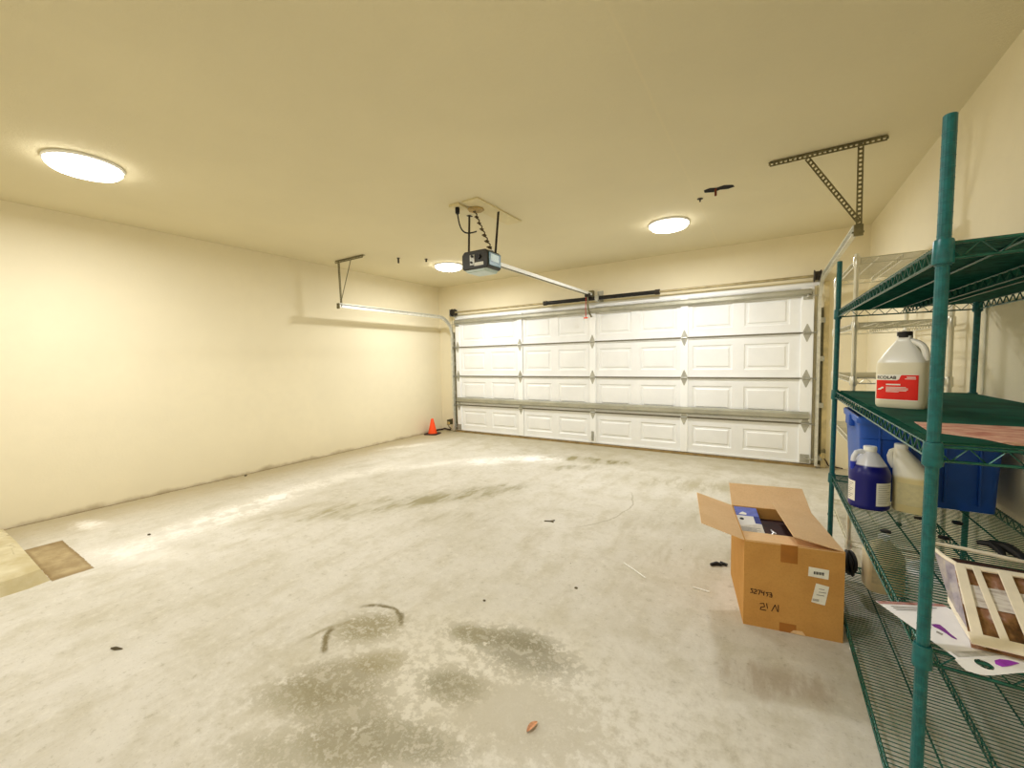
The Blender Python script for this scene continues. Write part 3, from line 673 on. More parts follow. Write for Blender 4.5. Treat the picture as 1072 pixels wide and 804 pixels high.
for (r, h, sx) in lay:
    for k in range(n):
        q = sup(2*PI*k/n, 3.6)*r; q.x += sx; vs.append(wc + V((q.x*math.cos(wrot)-q.y*math.sin(wrot), q.x*math.sin(wrot)+q.y*math.cos(wrot), h)))
for i in range(len(lay)-1):
    for k in range(n): fs.append((i*n+k, i*n+(k+1)%n, (i+1)*n+(k+1)%n, (i+1)*n+k))
m.add(vs, fs); m.build('jug_body', jug_mat('pale_liquid_jug', (246, 242, 226), (226, 212, 160), .16, .01), j, smooth=True, ang=40)
cp = wc + V((-.043*math.cos(wrot), -.043*math.sin(wrot), 0))
MB().lathe(cp, [(0,.280),(.0245,.280),(.0245,.299),(.022,.302),(0,.302)], 20).build('cap', M_wcap, j, smooth=True)
hp = [V((-.058,0,.272)), V((-.074,0,.262)), V((-.080,0,.24)), V((-.076,0,.215)), V((-.062,0,.19))]
MB().tube([wc + V((q.x*math.cos(wrot), q.x*math.sin(wrot), q.z)) for q in hp], [.012,.013,.013,.013,.014], 10).build('handle', jug_mat('pale_jug_handle', (246,242,228), (246,242,228), -1), j, smooth=True)
lb = MB(); patch(lb, wc, wr, 3.6, wrot, 1.5*PI-.45, 1.5*PI+.62, .035, .135, .0012, 16); lb.build('label', simple('beige_label', (214, 204, 160), .6, 0, .06, 60), j)

# (4) jug seen through the wires on the bottom shelf, (5) tub beside it
z4 = GZ[3]+.006
lc = V((.535, 2.86, z4))
j = thing('storage_jug', lc, 'cream plastic jug low on the bottom shelf, seen through the wires', 'jug', 'plastic jugs')
MB().lathe(lc, [(0,.003),(.076,0),(.08,.01),(.08,.19),(.07,.215),(.045,.245),(.024,.262),(.023,.275),(0,.275)], 40, ex=4, rot=.1).build('jug_body', jug_mat('cream_jug', (232, 218, 182), (228, 208, 164), .12, .03), j, smooth=True)
MB().lathe(lc, [(0,.27),(.025,.27),(.025,.292),(0,.293)], 18).build('cap', M_wcap, j, smooth=True)
lb = MB(); patch(lb, lc, .08, 4, .1, 1.5*PI-.7, 1.5*PI+.5, .05, .15, .0012, 14); lb.build('label', simple('tan_label', (206, 190, 150), .6, 0, .1, 60), j)
tc = V((.72, 2.72, z4))
j = thing('white_bucket', tc, 'white domed plastic tub on the bottom shelf, seen through the wires', 'tub')
MB().lathe(tc, [(0,.002),(.10,0),(.105,.01),(.118,.17),(.12,.18),(.112,.18),(.1,.03),(0,.03)], 36).build('tub_body', M_white2, j, smooth=True)
MB().lathe(tc, [(.122,.168),(.124,.19),(.118,.20),(.09,.215),(.04,.226),(0,.228)], 36).build('lid', M_white, j, smooth=True)

# ------------------------------------------------------------------ blue storage tote
M_blue = simple('blue_tote_plastic', (26, 88, 186), .38, 0, .10, 6, bump=.1, bscale=200)
tb = thing('storage_tote', (.62, 2.8, z3), 'large open blue plastic storage tote on the third shelf behind the jugs', 'storage tote')
def rrect(cx, cy, hx, hy, r, z, n=5):
    o = []
    for (sx, sy, a) in ((1,1,0),(-1,1,PI/2),(-1,-1,PI),(1,-1,1.5*PI)):
        for i in range(n+1):
            t = a + PI/2*i/n; o.append(V((cx+sx*(hx-r)+r*math.cos(t), cy+sy*(hy-r)+r*math.sin(t), z)))
    return o
def loft(rings, close_top=False, close_bot=True):
    m = MB(); n = len(rings[0]); vs = [p for g in rings for p in g]; fs = []
    for i in range(len(rings)-1):
        for k in range(n): fs.append((i*n+k, i*n+(k+1)%n, (i+1)*n+(k+1)%n, (i+1)*n+k))
    if close_bot: fs.append(tuple(range(n-1,-1,-1)))
    if close_top: fs.append(tuple((len(rings)-1)*n+k for k in range(n)))
    return m.add(vs, fs)
bx, by = .630, 2.825
R = [rrect(bx,by,.232,.205,.03,z3), rrect(bx,by,.238,.212,.03,z3+.30), rrect(bx,by,.244,.218,.03,z3+.305), rrect(bx,by,.248,.221,.03,z3+.40), rrect(bx,by,.247,.216,.03,z3+.40), rrect(bx,by,.244,.212,.03,z3+.31), rrect(bx,by,.230,.2,.03,z3+.006)]
loft(R, close_top=True).build('tote_body', M_blue, tb, smooth=True, ang=40)
R = [rrect(bx,by,.250,.219,.03,z3+.402), rrect(bx,by,.250,.219,.03,z3+.385), rrect(bx,by,.258,.235,.035,z3+.378), rrect(bx,by,.260,.237,.035,z3+.405), rrect(bx,by,.255,.231,.035,z3+.412), rrect(bx,by,.246,.215,.03,z3+.410), rrect(bx,by,.246,.215,.03,z3+.40)]
loft(R, close_bot=False).build('rim', M_blue, tb, smooth=True, ang=40)
m = MB()
for fx in (-.17, -.06, .06, .17): m.box((bx+fx-.004, by-.2225, z3+.03), (bx+fx+.004, by-.205, z3+.37))
m.build('rib', M_blue, tb, bevel=.002)
for sg in (-1, 1):
    m = MB(); m.box((bx+sg*.24, by-.06, z3+.34), (bx+sg*.268, by+.06, z3+.405)); m.build('handle', M_blue, tb, bevel=.008)

# ------------------------------------------------------------------ papers and small things on the shelves
def print_mat(name, cols, scale=22, stretch=(1,1,1)):
    t = NT(name); mp = t.n('ShaderNodeMapping'); t.L(t.obj(), mp.inputs['Vector']); mp.inputs['Scale'].default_value = stretch
    nz = t.noise(mp.outputs[0], scale, 5, .6); cr = t.n('ShaderNodeValToRGB'); e = cr.color_ramp.elements
    while len(e) < len(cols): e.new(.5)
    for i, c in enumerate(cols): e[i].position = .28 + .44*i/(len(cols)-1); e[i].color = srgb(*c)
    t.L(nz, cr.inputs[0]); t.base(cr.outputs[0]); t.p.inputs['Roughness'].default_value = .55
    return t.m
zz = GZ[1]+.0105
b = MB().sheet([(.383,1.724,zz), (.371,1.532,zz), (.449,1.459,zz), (.475,1.385,zz), (.70,1.43,zz), (.75,1.72,zz)], .002, (0,0,1))
one(b, 'printed_card', print_mat('pink_print', [(168, 96, 84), (204, 136, 116), (232, 190, 166), (190, 120, 104)], 14, (1,2.2,1)), (.5,1.6,zz), 'flat pinkish printed cardboard sheet lying on the second green shelf, near end', 'printed sheet', 'papers on the shelves')
fl = thing('flyer', (.38, 1.45, GZ[2]+.006), 'white paper flyer with a purple figure lying over the edge of the third shelf', 'flyer', 'papers on the shelves')
zf_ = GZ[2]+.0075
FA, FB, FC, FD = V((.274,1.532,zf_)), V((.43,1.605,zf_)), V((.535,1.432,zf_)), V((.386,1.329,zf_))
MB().sheet([FA, FD, FC, FB], .0009, (0,0,1)).build('sheet', simple('white_paper', (246, 244, 246), .6, 0, .02, 20), fl)
def uv(u, v, A=FA, B=FB, C=FC, D=FD, up=.0008): return (A.lerp(B, u)).lerp(D.lerp(C, u), v) + V((0,0,up))
b = MB().sheet([uv(0,.0), uv(0,.06), uv(1,.06), uv(1,0)], .0003, (0,0,1)); b.build('picture_strip', print_mat('brown_strip', [(120, 76, 62), (190, 140, 128), (150, 140, 180)], 40), fl)
zq = zf_ + .0008
fig = [(.374,1.468),(.385,1.476),(.393,1.478),(.399,1.462),(.403,1.442),(.410,1.426),(.409,1.420),(.402,1.424),(.393,1.442),(.386,1.452),(.378,1.458)]
MB().sheet([V((x, y, zq)) for x, y in fig[::-1]], .0003, (0,0,1)).build('purple_figure', simple('purple_ink', (132, 58, 150), .6, 0, .1, 40), fl)
def quadz(p): return [V((x, y, zq)) for x, y in p]
for k in range(3): MB().sheet([uv(.12,.10+.035*k), uv(.12,.113+.035*k), uv(.8-.1*k,.113+.035*k), uv(.8-.1*k,.10+.035*k)], .0003, (0,0,1)).build('print_line', M_greyp, fl)
MB().sheet([uv(.04,.90), uv(.04,.975), uv(.96,.975), uv(.96,.90)], .0003, (0,0,1)).build('text_band', simple('pale_grey_print', (196, 192, 184), .6, 0, .2, 90), fl)
MB().sheet(quadz([(.378,1.440),(.375,1.432),(.383,1.424),(.388,1.432)]), .0003, (0,0,1)).build('grey_emblem', M_greyp, fl)
cd = thing('door_hanger_card', (.45, 1.34, GZ[2]+.006), 'white card with an oval cut-out and a purple blot, at the near shelf edge', 'card', 'papers on the shelves')
zc = GZ[2]+.0068
m = MB(); cx, cy = .431, 1.338
hole = [V((cx+.0145*math.cos(t)+.0035*math.sin(t), cy+.013*math.sin(t)*1.25-.006*math.cos(t)*.9, zc)) for t in [2*PI*k/24 for k in range(24)]]
outer = []
OUT = [(.378,1.322),(.391,1.284),(.425,1.295),(.457,1.319),(.497,1.350),(.56,1.385),(.56,1.43),(.474,1.41),(.42,1.395)]
for h_ in hole:                                                # push every hole vertex out to the outline
    d = (h_ - V((cx,cy,zc))).normalized(); best = None
    for i in range(len(OUT)):
        a = V((*OUT[i],zc)); c = V((*OUT[(i+1)%len(OUT)],zc)); e = c-a; den = d.x*e.y - d.y*e.x
        if abs(den) < 1e-9: continue
        w = a - V((cx,cy,zc)); t_ = (w.x*e.y-w.y*e.x)/den; s_ = (w.x*d.y-w.y*d.x)/den
        if t_ > 0 and -1e-6 <= s_ <= 1+1e-6 and (best is None or t_ < best): best = t_
    outer.append(V((cx,cy,zc)) + d*(best or .03))
m.add(hole+outer, [(i, i+24, (i+1)%24+24, (i+1)%24) for i in range(24)]); m.build('card', simple('white_card', (244, 242, 240), .55, 0, .02, 20), cd)
MB().sheet([V((x, y, zc+.0012)) for x, y in ((.453,1.352),(.462,1.347),(.476,1.358),(.500,1.382),(.485,1.384),(.468,1.378),(.456,1.366))], .0005, (0,0,1)).build('purple_blot', simple('violet_ink', (168, 66, 196), .5, 0, .15, 60), cd)

# white slatted basket with printed packaging behind the slats
M_cream = simple('cream_slat', (246, 236, 216), .55, 0, .05, 20)
M_pic = print_mat('garden_picture', [(58, 54, 24), (112, 78, 40), (150, 112, 66), (172, 128, 104), (216, 206, 196)], 24, (1,.6,1))
zb0, zb1 = GZ[2]+.0205, GZ[2]+.132
bk = thing('slatted_basket', (.55, 1.6, zb0), 'cream slatted basket with a garden print behind its slats, on the third shelf', 'basket')
fb0, fb1, ft0, ft1 = V((.428,1.392,zb0)), V((.66,1.40,zb0)), V((.452,1.60,zb1)), V((.70,1.61,zb1))
nrm = (fb1-fb0).cross(ft0-fb0).normalized()
def onf(u, v, off=0): return fb0.lerp(fb1, u).lerp(ft0.lerp(ft1, u), v) - nrm*off*(-1)
MB().sheet([onf(0,0,-.012), onf(1,0,-.012), onf(1,1,-.012), onf(0,1,-.012)], .002).build('printed_panel', M_pic, bk)
MB().sheet([onf(.0,.50,-.009), onf(1,.50,-.009), onf(1,.78,-.009), onf(0,.78,-.009)], .001).build('pale_band', print_mat('pale_band', [(190, 178, 168), (232, 226, 220), (244, 240, 234)], 30, (1,4,1)), bk)
for (u0, u1, w) in ((.05,.03,.021), (.26,.155,.015), (.47,.37,.024), (.68,.56,.017), (.94,.90,.024)):
    MB().bar(onf(u0,0,.002), onf(u1,1.0,.002), nrm, w, .005).build('slat', M_cream, bk, bevel=.0012)
MB().bar(onf(.0,1,.0), onf(1,1,.0), nrm, .014, .006).build('top_rail', M_cream, bk, bevel=.001)
MB().bar(onf(-.02,.06,.004), onf(1.02,.04,.004), nrm, .030, .005).build('bottom_rail', M_cream, bk, bevel=.001)
rim = [V((.455,1.605,zb1)), V((.438,1.64,zb1+.004)), V((.428,1.69,zb1+.006)), V((.438,1.735,zb1+.006)), V((.50,1.735,zb1+.004)), V((.62,1.715,zb1)), V((.74,1.70,zb1-.002))]
MB().tube(rim, .0055, 8).build('back_rim', M_cream, bk, smooth=True)
m = MB(); low = [V((.434,1.415,zb0)), V((.438,1.50,zb0)), V((.445,1.60,zb0)), V((.46,1.66,zb0)), V((.52,1.68,zb0))]
m.add([V((.455,1.605,zb1)), V((.438,1.64,zb1+.004)), V((.428,1.69,zb1+.006)), V((.438,1.735,zb1+.006)), V((.436,1.43,zb0+.004)), V((.44,1.53,zb0)), V((.447,1.62,zb0)), V((.462,1.67,zb0))], [(0,1,5,4),(1,2,6,5),(2,3,7,6)])
m.build('end_panel', print_mat('lilac_print', [(120, 112, 132), (176, 168, 178), (210, 204, 190)], 20), bk)
MB().tube(low, .006, 8).build('lower_rim', M_cream, bk, smooth=True)
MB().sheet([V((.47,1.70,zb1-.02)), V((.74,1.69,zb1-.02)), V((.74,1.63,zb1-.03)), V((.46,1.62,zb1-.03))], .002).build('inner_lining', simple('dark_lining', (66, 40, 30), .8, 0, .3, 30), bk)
# small dark caps, clamp and red clip
capo = None
for (x, y, lab) in ((.409,2.162,'nearest small black round cap on the third shelf below the blue jug'), (.562,2.405,'small black round cap lying by the pale jug on the third shelf'), (.681,2.414,'small black round cap on the third shelf below the blue tote'), (.584,2.192,'small black round cap on the third shelf just right of the near post')):
    if capo is None:
        b = MB().lathe((x, y, z3), [(0,0),(.017,0),(.0175,.002),(.017,.006),(.015,.007),(0,.0065)], 20)
        capo = one(b, 'bottle_cap', M_rub, (x, y, z3), lab, 'bottle cap', 'black caps on the third shelf', smooth=True)
    else:
        c = capo.copy(); COL.objects.link(c); c.location = (x, y, z3); c['label'] = lab
g = thing('spring_clamp', (.71, 2.1, z3), 'black plastic spring clamp lying on the third shelf by the wall', 'clamp')
m = MB(); m.tube([(.665,2.17,z3+.012),(.70,2.155,z3+.02),(.73,2.13,z3+.022)], [.008,.014,.018], 8); m.tube([(.73,2.13,z3+.022),(.745,2.08,z3+.016),(.74,2.03,z3+.008)], [.018,.013,.006], 8); m.build('jaw', M_rub, g, smooth=True)
MB().tube([(.70,2.15,z3+.018),(.705,2.11,z3+.014),(.70,2.07,z3+.008)], [.014,.012,.007], 8).build('jaw', M_rub, g, smooth=True)
rt = thing('red_clip', (.76, 3.20, 0), 'small red plastic clip on the floor, seen through the third shelf wires', 'clip')
M_redp = simple('red_plastic', (206, 44, 40), .45, 0, .1, 40)
m = MB(); m.bar((.775,3.30,.02), (.752,3.14,.02), (0,0,1), .05, .03); m.build('clip_body', M_redp, rt, bevel=.005)
m = MB(); m.tube([(.775,3.29,.03),(.76,3.34,.05),(.745,3.35,.05)], .010, 8); m.build('clip_tab', M_redp, rt, smooth=True)
rc = V((.405, 2.93, z4))
j = thing('cable_coil', rc, 'black coil of cable on the bottom shelf right behind the open carton', 'cable coil')
pts = []
for i in range(180):
    a = i/180*2*PI*6; k = i/180; pts.append(rc + V((.008*math.sin(a*1.7), (.052+.012*math.sin(a*.61))*math.cos(a), .075+(.052+.012*math.sin(a*.61))*math.sin(a))) + V((.03*(k-.5),0,0)))
MB().tube(pts, .0085, 6).build('cable', M_rub, j, smooth=True)
m = MB(); m.tube([rc+V((-.02,.02,.075)), rc+V((-.024,0,.08)), rc+V((-.02,-.02,.075))], .012, 8); m.build('plug_end', M_galv, j, smooth=True)

# ------------------------------------------------------------------ cardboard box
F1, F2 = V((-.0916, 2.292, 0)), V((.3120, 2.365, 0))
e1 = (F2-F1).normalized(); e2 = V((-e1.y, e1.x, 0)); BW = (F2-F1).length; BL = .515; BH = .437; up = V((0,0,1)); T = .005
bxr = thing('cardboard_box', F1 + e1*BW/2 + e2*BL/2, 'open brown cardboard box with raised flaps on the floor beside the green shelf', 'cardboard box')
def card_mat(name, a, b):
    t = NT(name); P = t.obj(); nz = t.noise(P, 6, 4); n2 = t.noise(P, 120, 3)
    c = t.mix(t.ramp(nz, .3, .7), srgb(*a), srgb(*b)); c = t.mix(t.ramp(n2, .4, .8, 0, .12), c, srgb(120, 84, 40))
    t.base(c); t.p.inputs['Roughness'].default_value = .8; t.p.inputs['Specular IOR Level'].default_value = .15; return t.m
M_card = card_mat('brown_cardboard', (204, 154, 88), (212, 163, 96))
M_cardi = card_mat('light_cardboard', (232, 196, 150), (238, 204, 160))
M_cardd = card_mat('shaded_inner_cardboard', (90, 50, 32), (104, 60, 38))  # darker cardboard copy, shade at the box bottom put into the colour
def P(u, v, z): return F1 + e1*u + e2*v + up*z
m = MB()
m.cur = 0; m.obox(P(BW/2, T/2, BH/2), e1*BW/2, e2*T/2, up*BH/2); m.obox(P(BW/2, BL-T/2, BH/2), e1*BW/2, e2*T/2, up*BH/2)
m.obox(P(T/2, BL/2, BH/2), e1*T/2, e2*(BL/2-T), up*BH/2); m.obox(P(BW-T/2, BL/2, BH/2), e1*T/2, e2*(BL/2-T), up*BH/2); m.obox(P(BW/2, BL/2, T/2+.0005), e1*(BW/2-T), e2*(BL/2-T), up*T/2)
m.build('carton', M_card, bxr)
def flap(name, a, b, c, d, lay=.004):
    o = MB().sheet([a, b, c, d], lay).build(name, M_cardi, bxr, bevel=.001); return o
def from_hinge(h0, h1, out, L, ang, t0=0.0, t1=0.0):
    """flap hinged on h0-h1, 'out' horizontal direction, elevated by ang degrees"""
    d = V(out)*math.cos(math.radians(ang)) + up*math.sin(math.radians(ang)); s = (h1-h0).normalized()
    return h0, h1, h1 + d*L - s*t1, h0 + d*L + s*t0
flap('flap', *from_hinge(P(0,0,BH), P(0,BL,BH), -e1, .205, 17, .004, .004))                       # left flap, held out
flap('flap', *from_hinge(P(0,BL,BH), P(BW,BL,BH), e2, .20, 26, .004, .004))                       # rear flap, leaning back
flap('flap', *from_hinge(P(BW,0.006,BH), P(BW,BL,BH), -e1, .205, 12, .006, .006))                  # right flap, folded in, slightly up
flap('flap', *from_hinge(P(.004,0,BH-.001), P(BW-.004,0,BH-.001), e2, .205, -9, .006, .006))       # front flap, folded in
M_tape = simple('packing_tape', (176, 116, 46), .3, 0, .06, 20)
tp = MB(); y = -.0008
def face(u0, u1, z0, z1, off=-.0008): return [P(u0,off,z0), P(u1,off,z0), P(u1,off,z1), P(u0,off,z1)]
tp.sheet(face(.155,.225,BH-.088,BH), .0006, -e2); tp.build('tape', M_tape, bxr); MB().sheet(face(.155,.225,0,.045), .0006, -e2).build('tape', M_tape, bxr)
st = MB(); st.sheet([P(.268,-.001,.300), P(.348,-.001,.296), P(.350,-.001,.342), P(.270,-.001,.346)], .0006, -e2); s1 = st.build('shipping_label', M_lab, bxr)
st = MB(); st.sheet([P(.283,-.001,.175), P(.337,-.001,.168), P(.352,-.001,.262), P(.300,-.001,.270)], .0006, -e2); s2 = st.build('shipping_label', M_lab, bxr)
q = MB()
for k in range(11): u = .290+.0038*k; q.sheet(face(u, u+.0018+.001*(k%3==0), .313, .327, -.0018), .0004, -e2)
q.build('barcode', M_ink, s1)
q = MB()
for k in range(7): u = .289+.0036*k; q.sheet(face(u, u+.0018, .182, .194, -.0018), .0004, -e2)
for (u, z, w) in ((.312,.243,.022), (.312,.228,.028), (.303,.213,.030)): q.sheet(face(u, u+w, z, z+.003, -.0018), .0004, -e2)
q.build('label_print', M_greyp, s2)
# marker writing on the front, upside down
M_mark = simple('marker_ink', (58, 24, 12), .7, 0, .1, 40)
def stroke(mm, pl, w=.0036):
    for i in range(len(pl)-1):
        a = V((pl[i][0], pl[i][1], 0)); b = V((pl[i+1][0], pl[i+1][1], 0)); d = (b-a).normalized(); nn = V((-d.y, d.x, 0))*w/2; a = a - d*w*.3; b = b + d*w*.3
        mm.sheet([P(q_.x, -.0012, q_.y) for q_ in (a-nn, b-nn, b+nn, a+nn)], .0003, -e2)
mk = MB()
G = {'s': [(.9,.95),(.2,.9),(.7,.5),(.9,.1),(.1,.0)], '2': [(0,.9),(.7,1),(.9,.6),(.2,.3),(0,0),(.9,.05)], '7': [(0,.95),(.9,1),(.35,0)], 'h': [(.1,1),(.0,.55),(.8,.6),(.85,1),(.7,0)], 'c': [(.95,.9),(.2,.8),(.8,.45),(.5,0)], '5': [(0,.9),(.6,1),(.8,.55),(.2,.5),(.9,.35),(.7,0),(.1,.05)]}
for i, k in enumerate(('s','2','7','h','c','5')):
    x0, w, z0, h = .028+.0165*i, .0135, .170-.0012*i, .022; stroke(mk, [(x0+a*w, z0+b*h) for (a, b) in G[k]])
stroke(mk, [(.072,.122),(.088,.126),(.092,.110),(.076,.104),(.074,.092),(.098,.092)]); stroke(mk, [(.100,.128),(.104,.104)]); stroke(mk, [(.122,.094),(.136,.128)]); stroke(mk, [(.136,.128),(.147,.096)]); stroke(mk, [(.150,.130),(.150,.096)])
mk.build('marker_writing', M_mark, bxr)
MB().sheet([P(.20,-.004,.004), P(.265,-.006,.002), P(.25,-.002,.020), P(.215,-.002,.018)], .0008, -e2).build('torn_edge', M_cardi, bxr)

# goods inside the box
pk = thing('product_carton', P(.10,.28,.25), 'blue and white product carton standing inside the open cardboard box', 'carton')
M_bl = simple('blue_print', (92, 108, 196), .4, 0, .12, 30); M_nv = simple('navy_print', (24, 48, 140), .4, 0, .1, 30)
def ztop(v): return .392 + (v-.19)*.14
m = MB(); u0, u1, v0, v1 = .010, .128, .19, .500
m.add([P(u0,v0,.02),P(u1,v0,.02),P(u1,v1,.02),P(u0,v1,.02),P(u0,v0,ztop(v0)),P(u1,v0,ztop(v0)),P(u1,v1,ztop(v1)),P(u0,v1,ztop(v1))], [(0,3,2,1),(4,5,6,7),(0,1,5,4),(1,2,6,5),(2,3,7,6),(3,0,4,7)])
pb = m.build('carton', simple('white_carton', (232, 230, 226), .45, 0, .03, 20), pk)
def top(ua, ub, va, vb, off=.0008): return [P(ua,va,ztop(va)+off), P(ub,va,ztop(va)+off), P(ub,vb,ztop(vb)+off), P(ua,vb,ztop(vb)+off)]
MB().sheet(top(.010,.128,.395,.500), .0005, (0,0,1)).build('blue_panel', M_bl, pb)
MB().sheet(top(.098,.128,.315,.395), .0005, (0,0,1)).build('navy_corner', M_nv, pb)
m = MB(); m.sheet([P(.025,.405,ztop(.405)+.0014), P(.065,.405,ztop(.405)+.0014), P(.068,.425,ztop(.425)+.0014), P(.050,.440,ztop(.44)+.0014), P(.035,.425,ztop(.425)+.0014)], .0004, (0,0,1)); m.build('white_shape', M_lab, pb)
c0 = V((.035, .355)); MB().sheet([P(c0.x+.011*math.cos(t), c0.y+.013*math.sin(t), ztop(c0.y+.013*math.sin(t))+.001) for t in [2*PI*k/16 for k in range(16)]], .0004).build('black_dot', M_ink, pb)
def lz(v): return ztop(v) + .0035
b = MB().sheet([P(.012,.195,lz(.195)), P(.126,.195,lz(.195)), P(.124,.305,lz(.305)), P(.012,.270,lz(.27))], .001, (0,0,1))
lf = thing('leaflet', P(.09,.2,.40), 'pale grey instruction leaflet lying on the carton inside the box', 'leaflet')
b.build('sheet', simple('grey_paper', (214, 208, 196), .6, 0, .06, 60), lf)
for k in range(5):
    va, vb = .205+.012*k, .209+.012*k; MB().sheet([P(.02,va,lz(va)+.0008), P(.112-.02*(k%2),va,lz(va)+.0008), P(.112-.02*(k%2),vb,lz(vb)+.0008), P(.02,vb,lz(vb)+.0008)], .0003, (0,0,1)).build('print_line', M_greyp, lf)
MB().obox(P(BW/2,BL/2,.012), e1*(BW/2-T-.002), e2*(BL/2-T-.002), up*.004).build('base_shade_sheet', M_cardd, bxr)
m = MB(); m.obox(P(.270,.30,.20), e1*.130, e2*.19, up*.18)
dk = thing('interior_shade_block', P(.282,.30,.02), 'dark maroon block added for the shade inside the open cardboard box', 'carton'); m.build('carton', simple('maroon_interior_shade', (50, 15, 13), .7, 0, .15, 12), dk, bevel=.002)  # filler block whose dark colour stands in for the shaded box interior
m = MB(); m.tube([P(.150,.22,.384), P(.172,.245,.392), P(.164,.27,.40), P(.187,.26,.386)], .004, 6)
one(m, 'wire_tie', simple('silver_tie', (206, 204, 200), .3, .3, .1, 40), P(.165,.24,.380), 'small twisted silvery tie on the maroon shade block inside the box', 'wire tie', smooth=True)

# ------------------------------------------------------------------ traffic cone
cc = V((-5.30, 5.575, 0))
cn = thing('traffic_cone', cc, 'small orange traffic cone standing in the far left corner', 'traffic cone')
MB().lathe(cc, [(.082,.012),(.080,.03),(.022,.285),(.018,.29),(.016,.285),(.07,.03)], 28).build('cone', M_cone, cn, smooth=True)
a_ = .3
m = MB(); R = rrect(0,0,.125,.125,.02,0); R2 = rrect(0,0,.122,.122,.02,.018); mm = loft([R, R2], close_top=True)
mm.v = [cc + V((q.x*math.cos(a_)-q.y*math.sin(a_), q.x*math.sin(a_)+q.y*math.cos(a_), q.z)) for q in mm.v]; mm.build('base', M_coneb, cn)

# ------------------------------------------------------------------ door sensors and cable
def sensor(x, sg, lab):
    t = thing('door_sensor', (x, YD-.12, 0), lab, 'door sensor', 'door safety sensors')
    m = MB(); m.box((x-.02, YD-.14, .14), (x+.02, YD-.09, .20)); m.build('housing', simple('sensor_housing', (166, 150, 104), .5, 0, .1, 30), t, bevel=.004)
    m = MB(); m.lathe((x-sg*.021, YD-.115, .17), [(0,-.004),(.012,-.004),(.012,.004),(0,.004)], 14, 'x'); m.build('lens', simple('amber_lens', (250, 214, 120), .2, 0, .05, 30), t, smooth=True)
    m = MB(); m.box((x+sg*.02, YD-.13, .13), (x+sg*.023, YW-.002, .235)); m.box((x-.02, YD-.10, .20), (x+sg*.023, YD-.095, .235)); m.build('bracket', M_perf, t)
    m = MB(); m.tube([(x+sg*.01, YD-.10, .145), (x+sg*.04, YD-.06, .09), (x+sg*.06, YW-.02, .04), (x+sg*.07, YW-.03, .03), (x+sg*(.07 if sg<0 else .2), YW-.03, .012)], .007, 6); m.build('wire', M_coneb, t, smooth=True)
sensor(-5.18, -1, 'small door sensor on a bracket by the left track foot near the orange cone')
sensor(.545, 1, 'small door sensor with amber lens by the right track foot behind the green post')
m = MB(); m.tube([(XL+.02,5.76,.014),(XL+.025,5.88,.02),(XL+.035,5.98,.014),(-5.4,YW-.025,.03),(-5.32,YW-.025,.022),(-5.26,YW-.025,.016)], .013, 8)
one(m, 'loose_cable', M_coneb, (-5.4,5.9,0), 'dark cable lying along the wall foot in the far left corner', 'cable', smooth=True)

# ------------------------------------------------------------------ concrete step, lower left
t = NT('chipped_concrete'); Pp = t.pos(); nz = t.noise(Pp, 5, 6); nf = t.noise(Pp, 28, 6, .7)
c = t.mix(t.ramp(nz, .3, .7), srgb(190, 176, 134), srgb(214, 205, 174)); c = t.mix(t.ramp(nf, .62, .78, 0, .5), c, srgb(150, 132, 88))
vz = t.n('ShaderNodeTexVoronoi', feature='DISTANCE_TO_EDGE'); t.L(Pp, vz.inputs['Vector']); vz.inputs['Scale'].default_value = 4.2
c = t.mix(t.math('MULTIPLY', t.ramp(vz.outputs['Distance'], .004, .02, .6, 0), t.ramp(nz, .5, .6)), c, srgb(120, 98, 56))
t.base(c); t.p.inputs['Roughness'].default_value = .8; t.bump(nf, .5, .01)
rings = []
m = MB(); X0, X1, Y0, Y1 = XL+.001, -3.855, -.9, .55
def stepring(ix, iy, z):
    return [V((X0, Y0, z)), V((X1-ix, Y0, z)), V((X1-ix, (Y0+Y1)/2, z)), V((X1-ix, Y1-iy-.1, z)), V((X1-ix-.03, Y1-iy, z)), V((-4.7-ix, Y1-iy, z)), V((-5.18, Y1-iy-.01, z)), V((X0, Y1-iy-.25, z))]
m = loft([stepring(0,0,0), stepring(.015,.01,.02), stepring(.05,.03,.075), stepring(.09,.06,.09)], close_top=True)
one(m, 'concrete_step', t.m, (-4.3,.2,0), 'low chipped concrete step at the left edge of the picture by the wall', 'step', smooth=True, ang=30)

# ------------------------------------------------------------------ litter on the floor
M_leaf = simple('dry_leaf', (204, 150, 112), .7, 0, .25, 60); M_dirt = simple('dark_debris', (96, 86, 62), .8, 0, .3, 60)
x, y = -.72, 1.231
lf = MB(); n = 9; vs = []; 
for i in range(n):
    s = i/(n-1); w = .011*math.sin(PI*min(1, s*.95+.03))**.7; c = V((x-.005+.012*s, y-.028+.056*s, .003+.006*math.sin(PI*s)))
    vs += [c+V((-w,.2*w,.003)), c+V((0,0,0)), c+V((w,-.2*w,.004))]
lf.add(vs, [f for i in range(n-1) for f in ((3*i,3*i+1,3*i+4,3*i+3),(3*i+1,3*i+2,3*i+5,3*i+4))])
one(lf, 'dry_leaf', M_leaf, (x,y,0), 'small dry orange leaf on the concrete in the near foreground', 'leaf', smooth=True)
m = MB(); m.tube([(-.792,2.591,.005),(-.70,2.53,.005),(-.621,2.473,.005)], .0042, 6)
one(m, 'white_stick', M_wcap, (-.70,2.53,0), 'thin white plastic stick lying on the open floor left of the box', 'stick')
m = MB(); m.sheet([(-4.34,2.14,.004),(-4.19,2.04,.003),(-4.10,2.17,.004),(-4.26,2.28,.003)], .002, (0,0,1))
one(m, 'paper_scrap', M_wcap, (-4.22,2.16,0), 'white scrap of paper on the floor along the left wall', 'paper scrap')
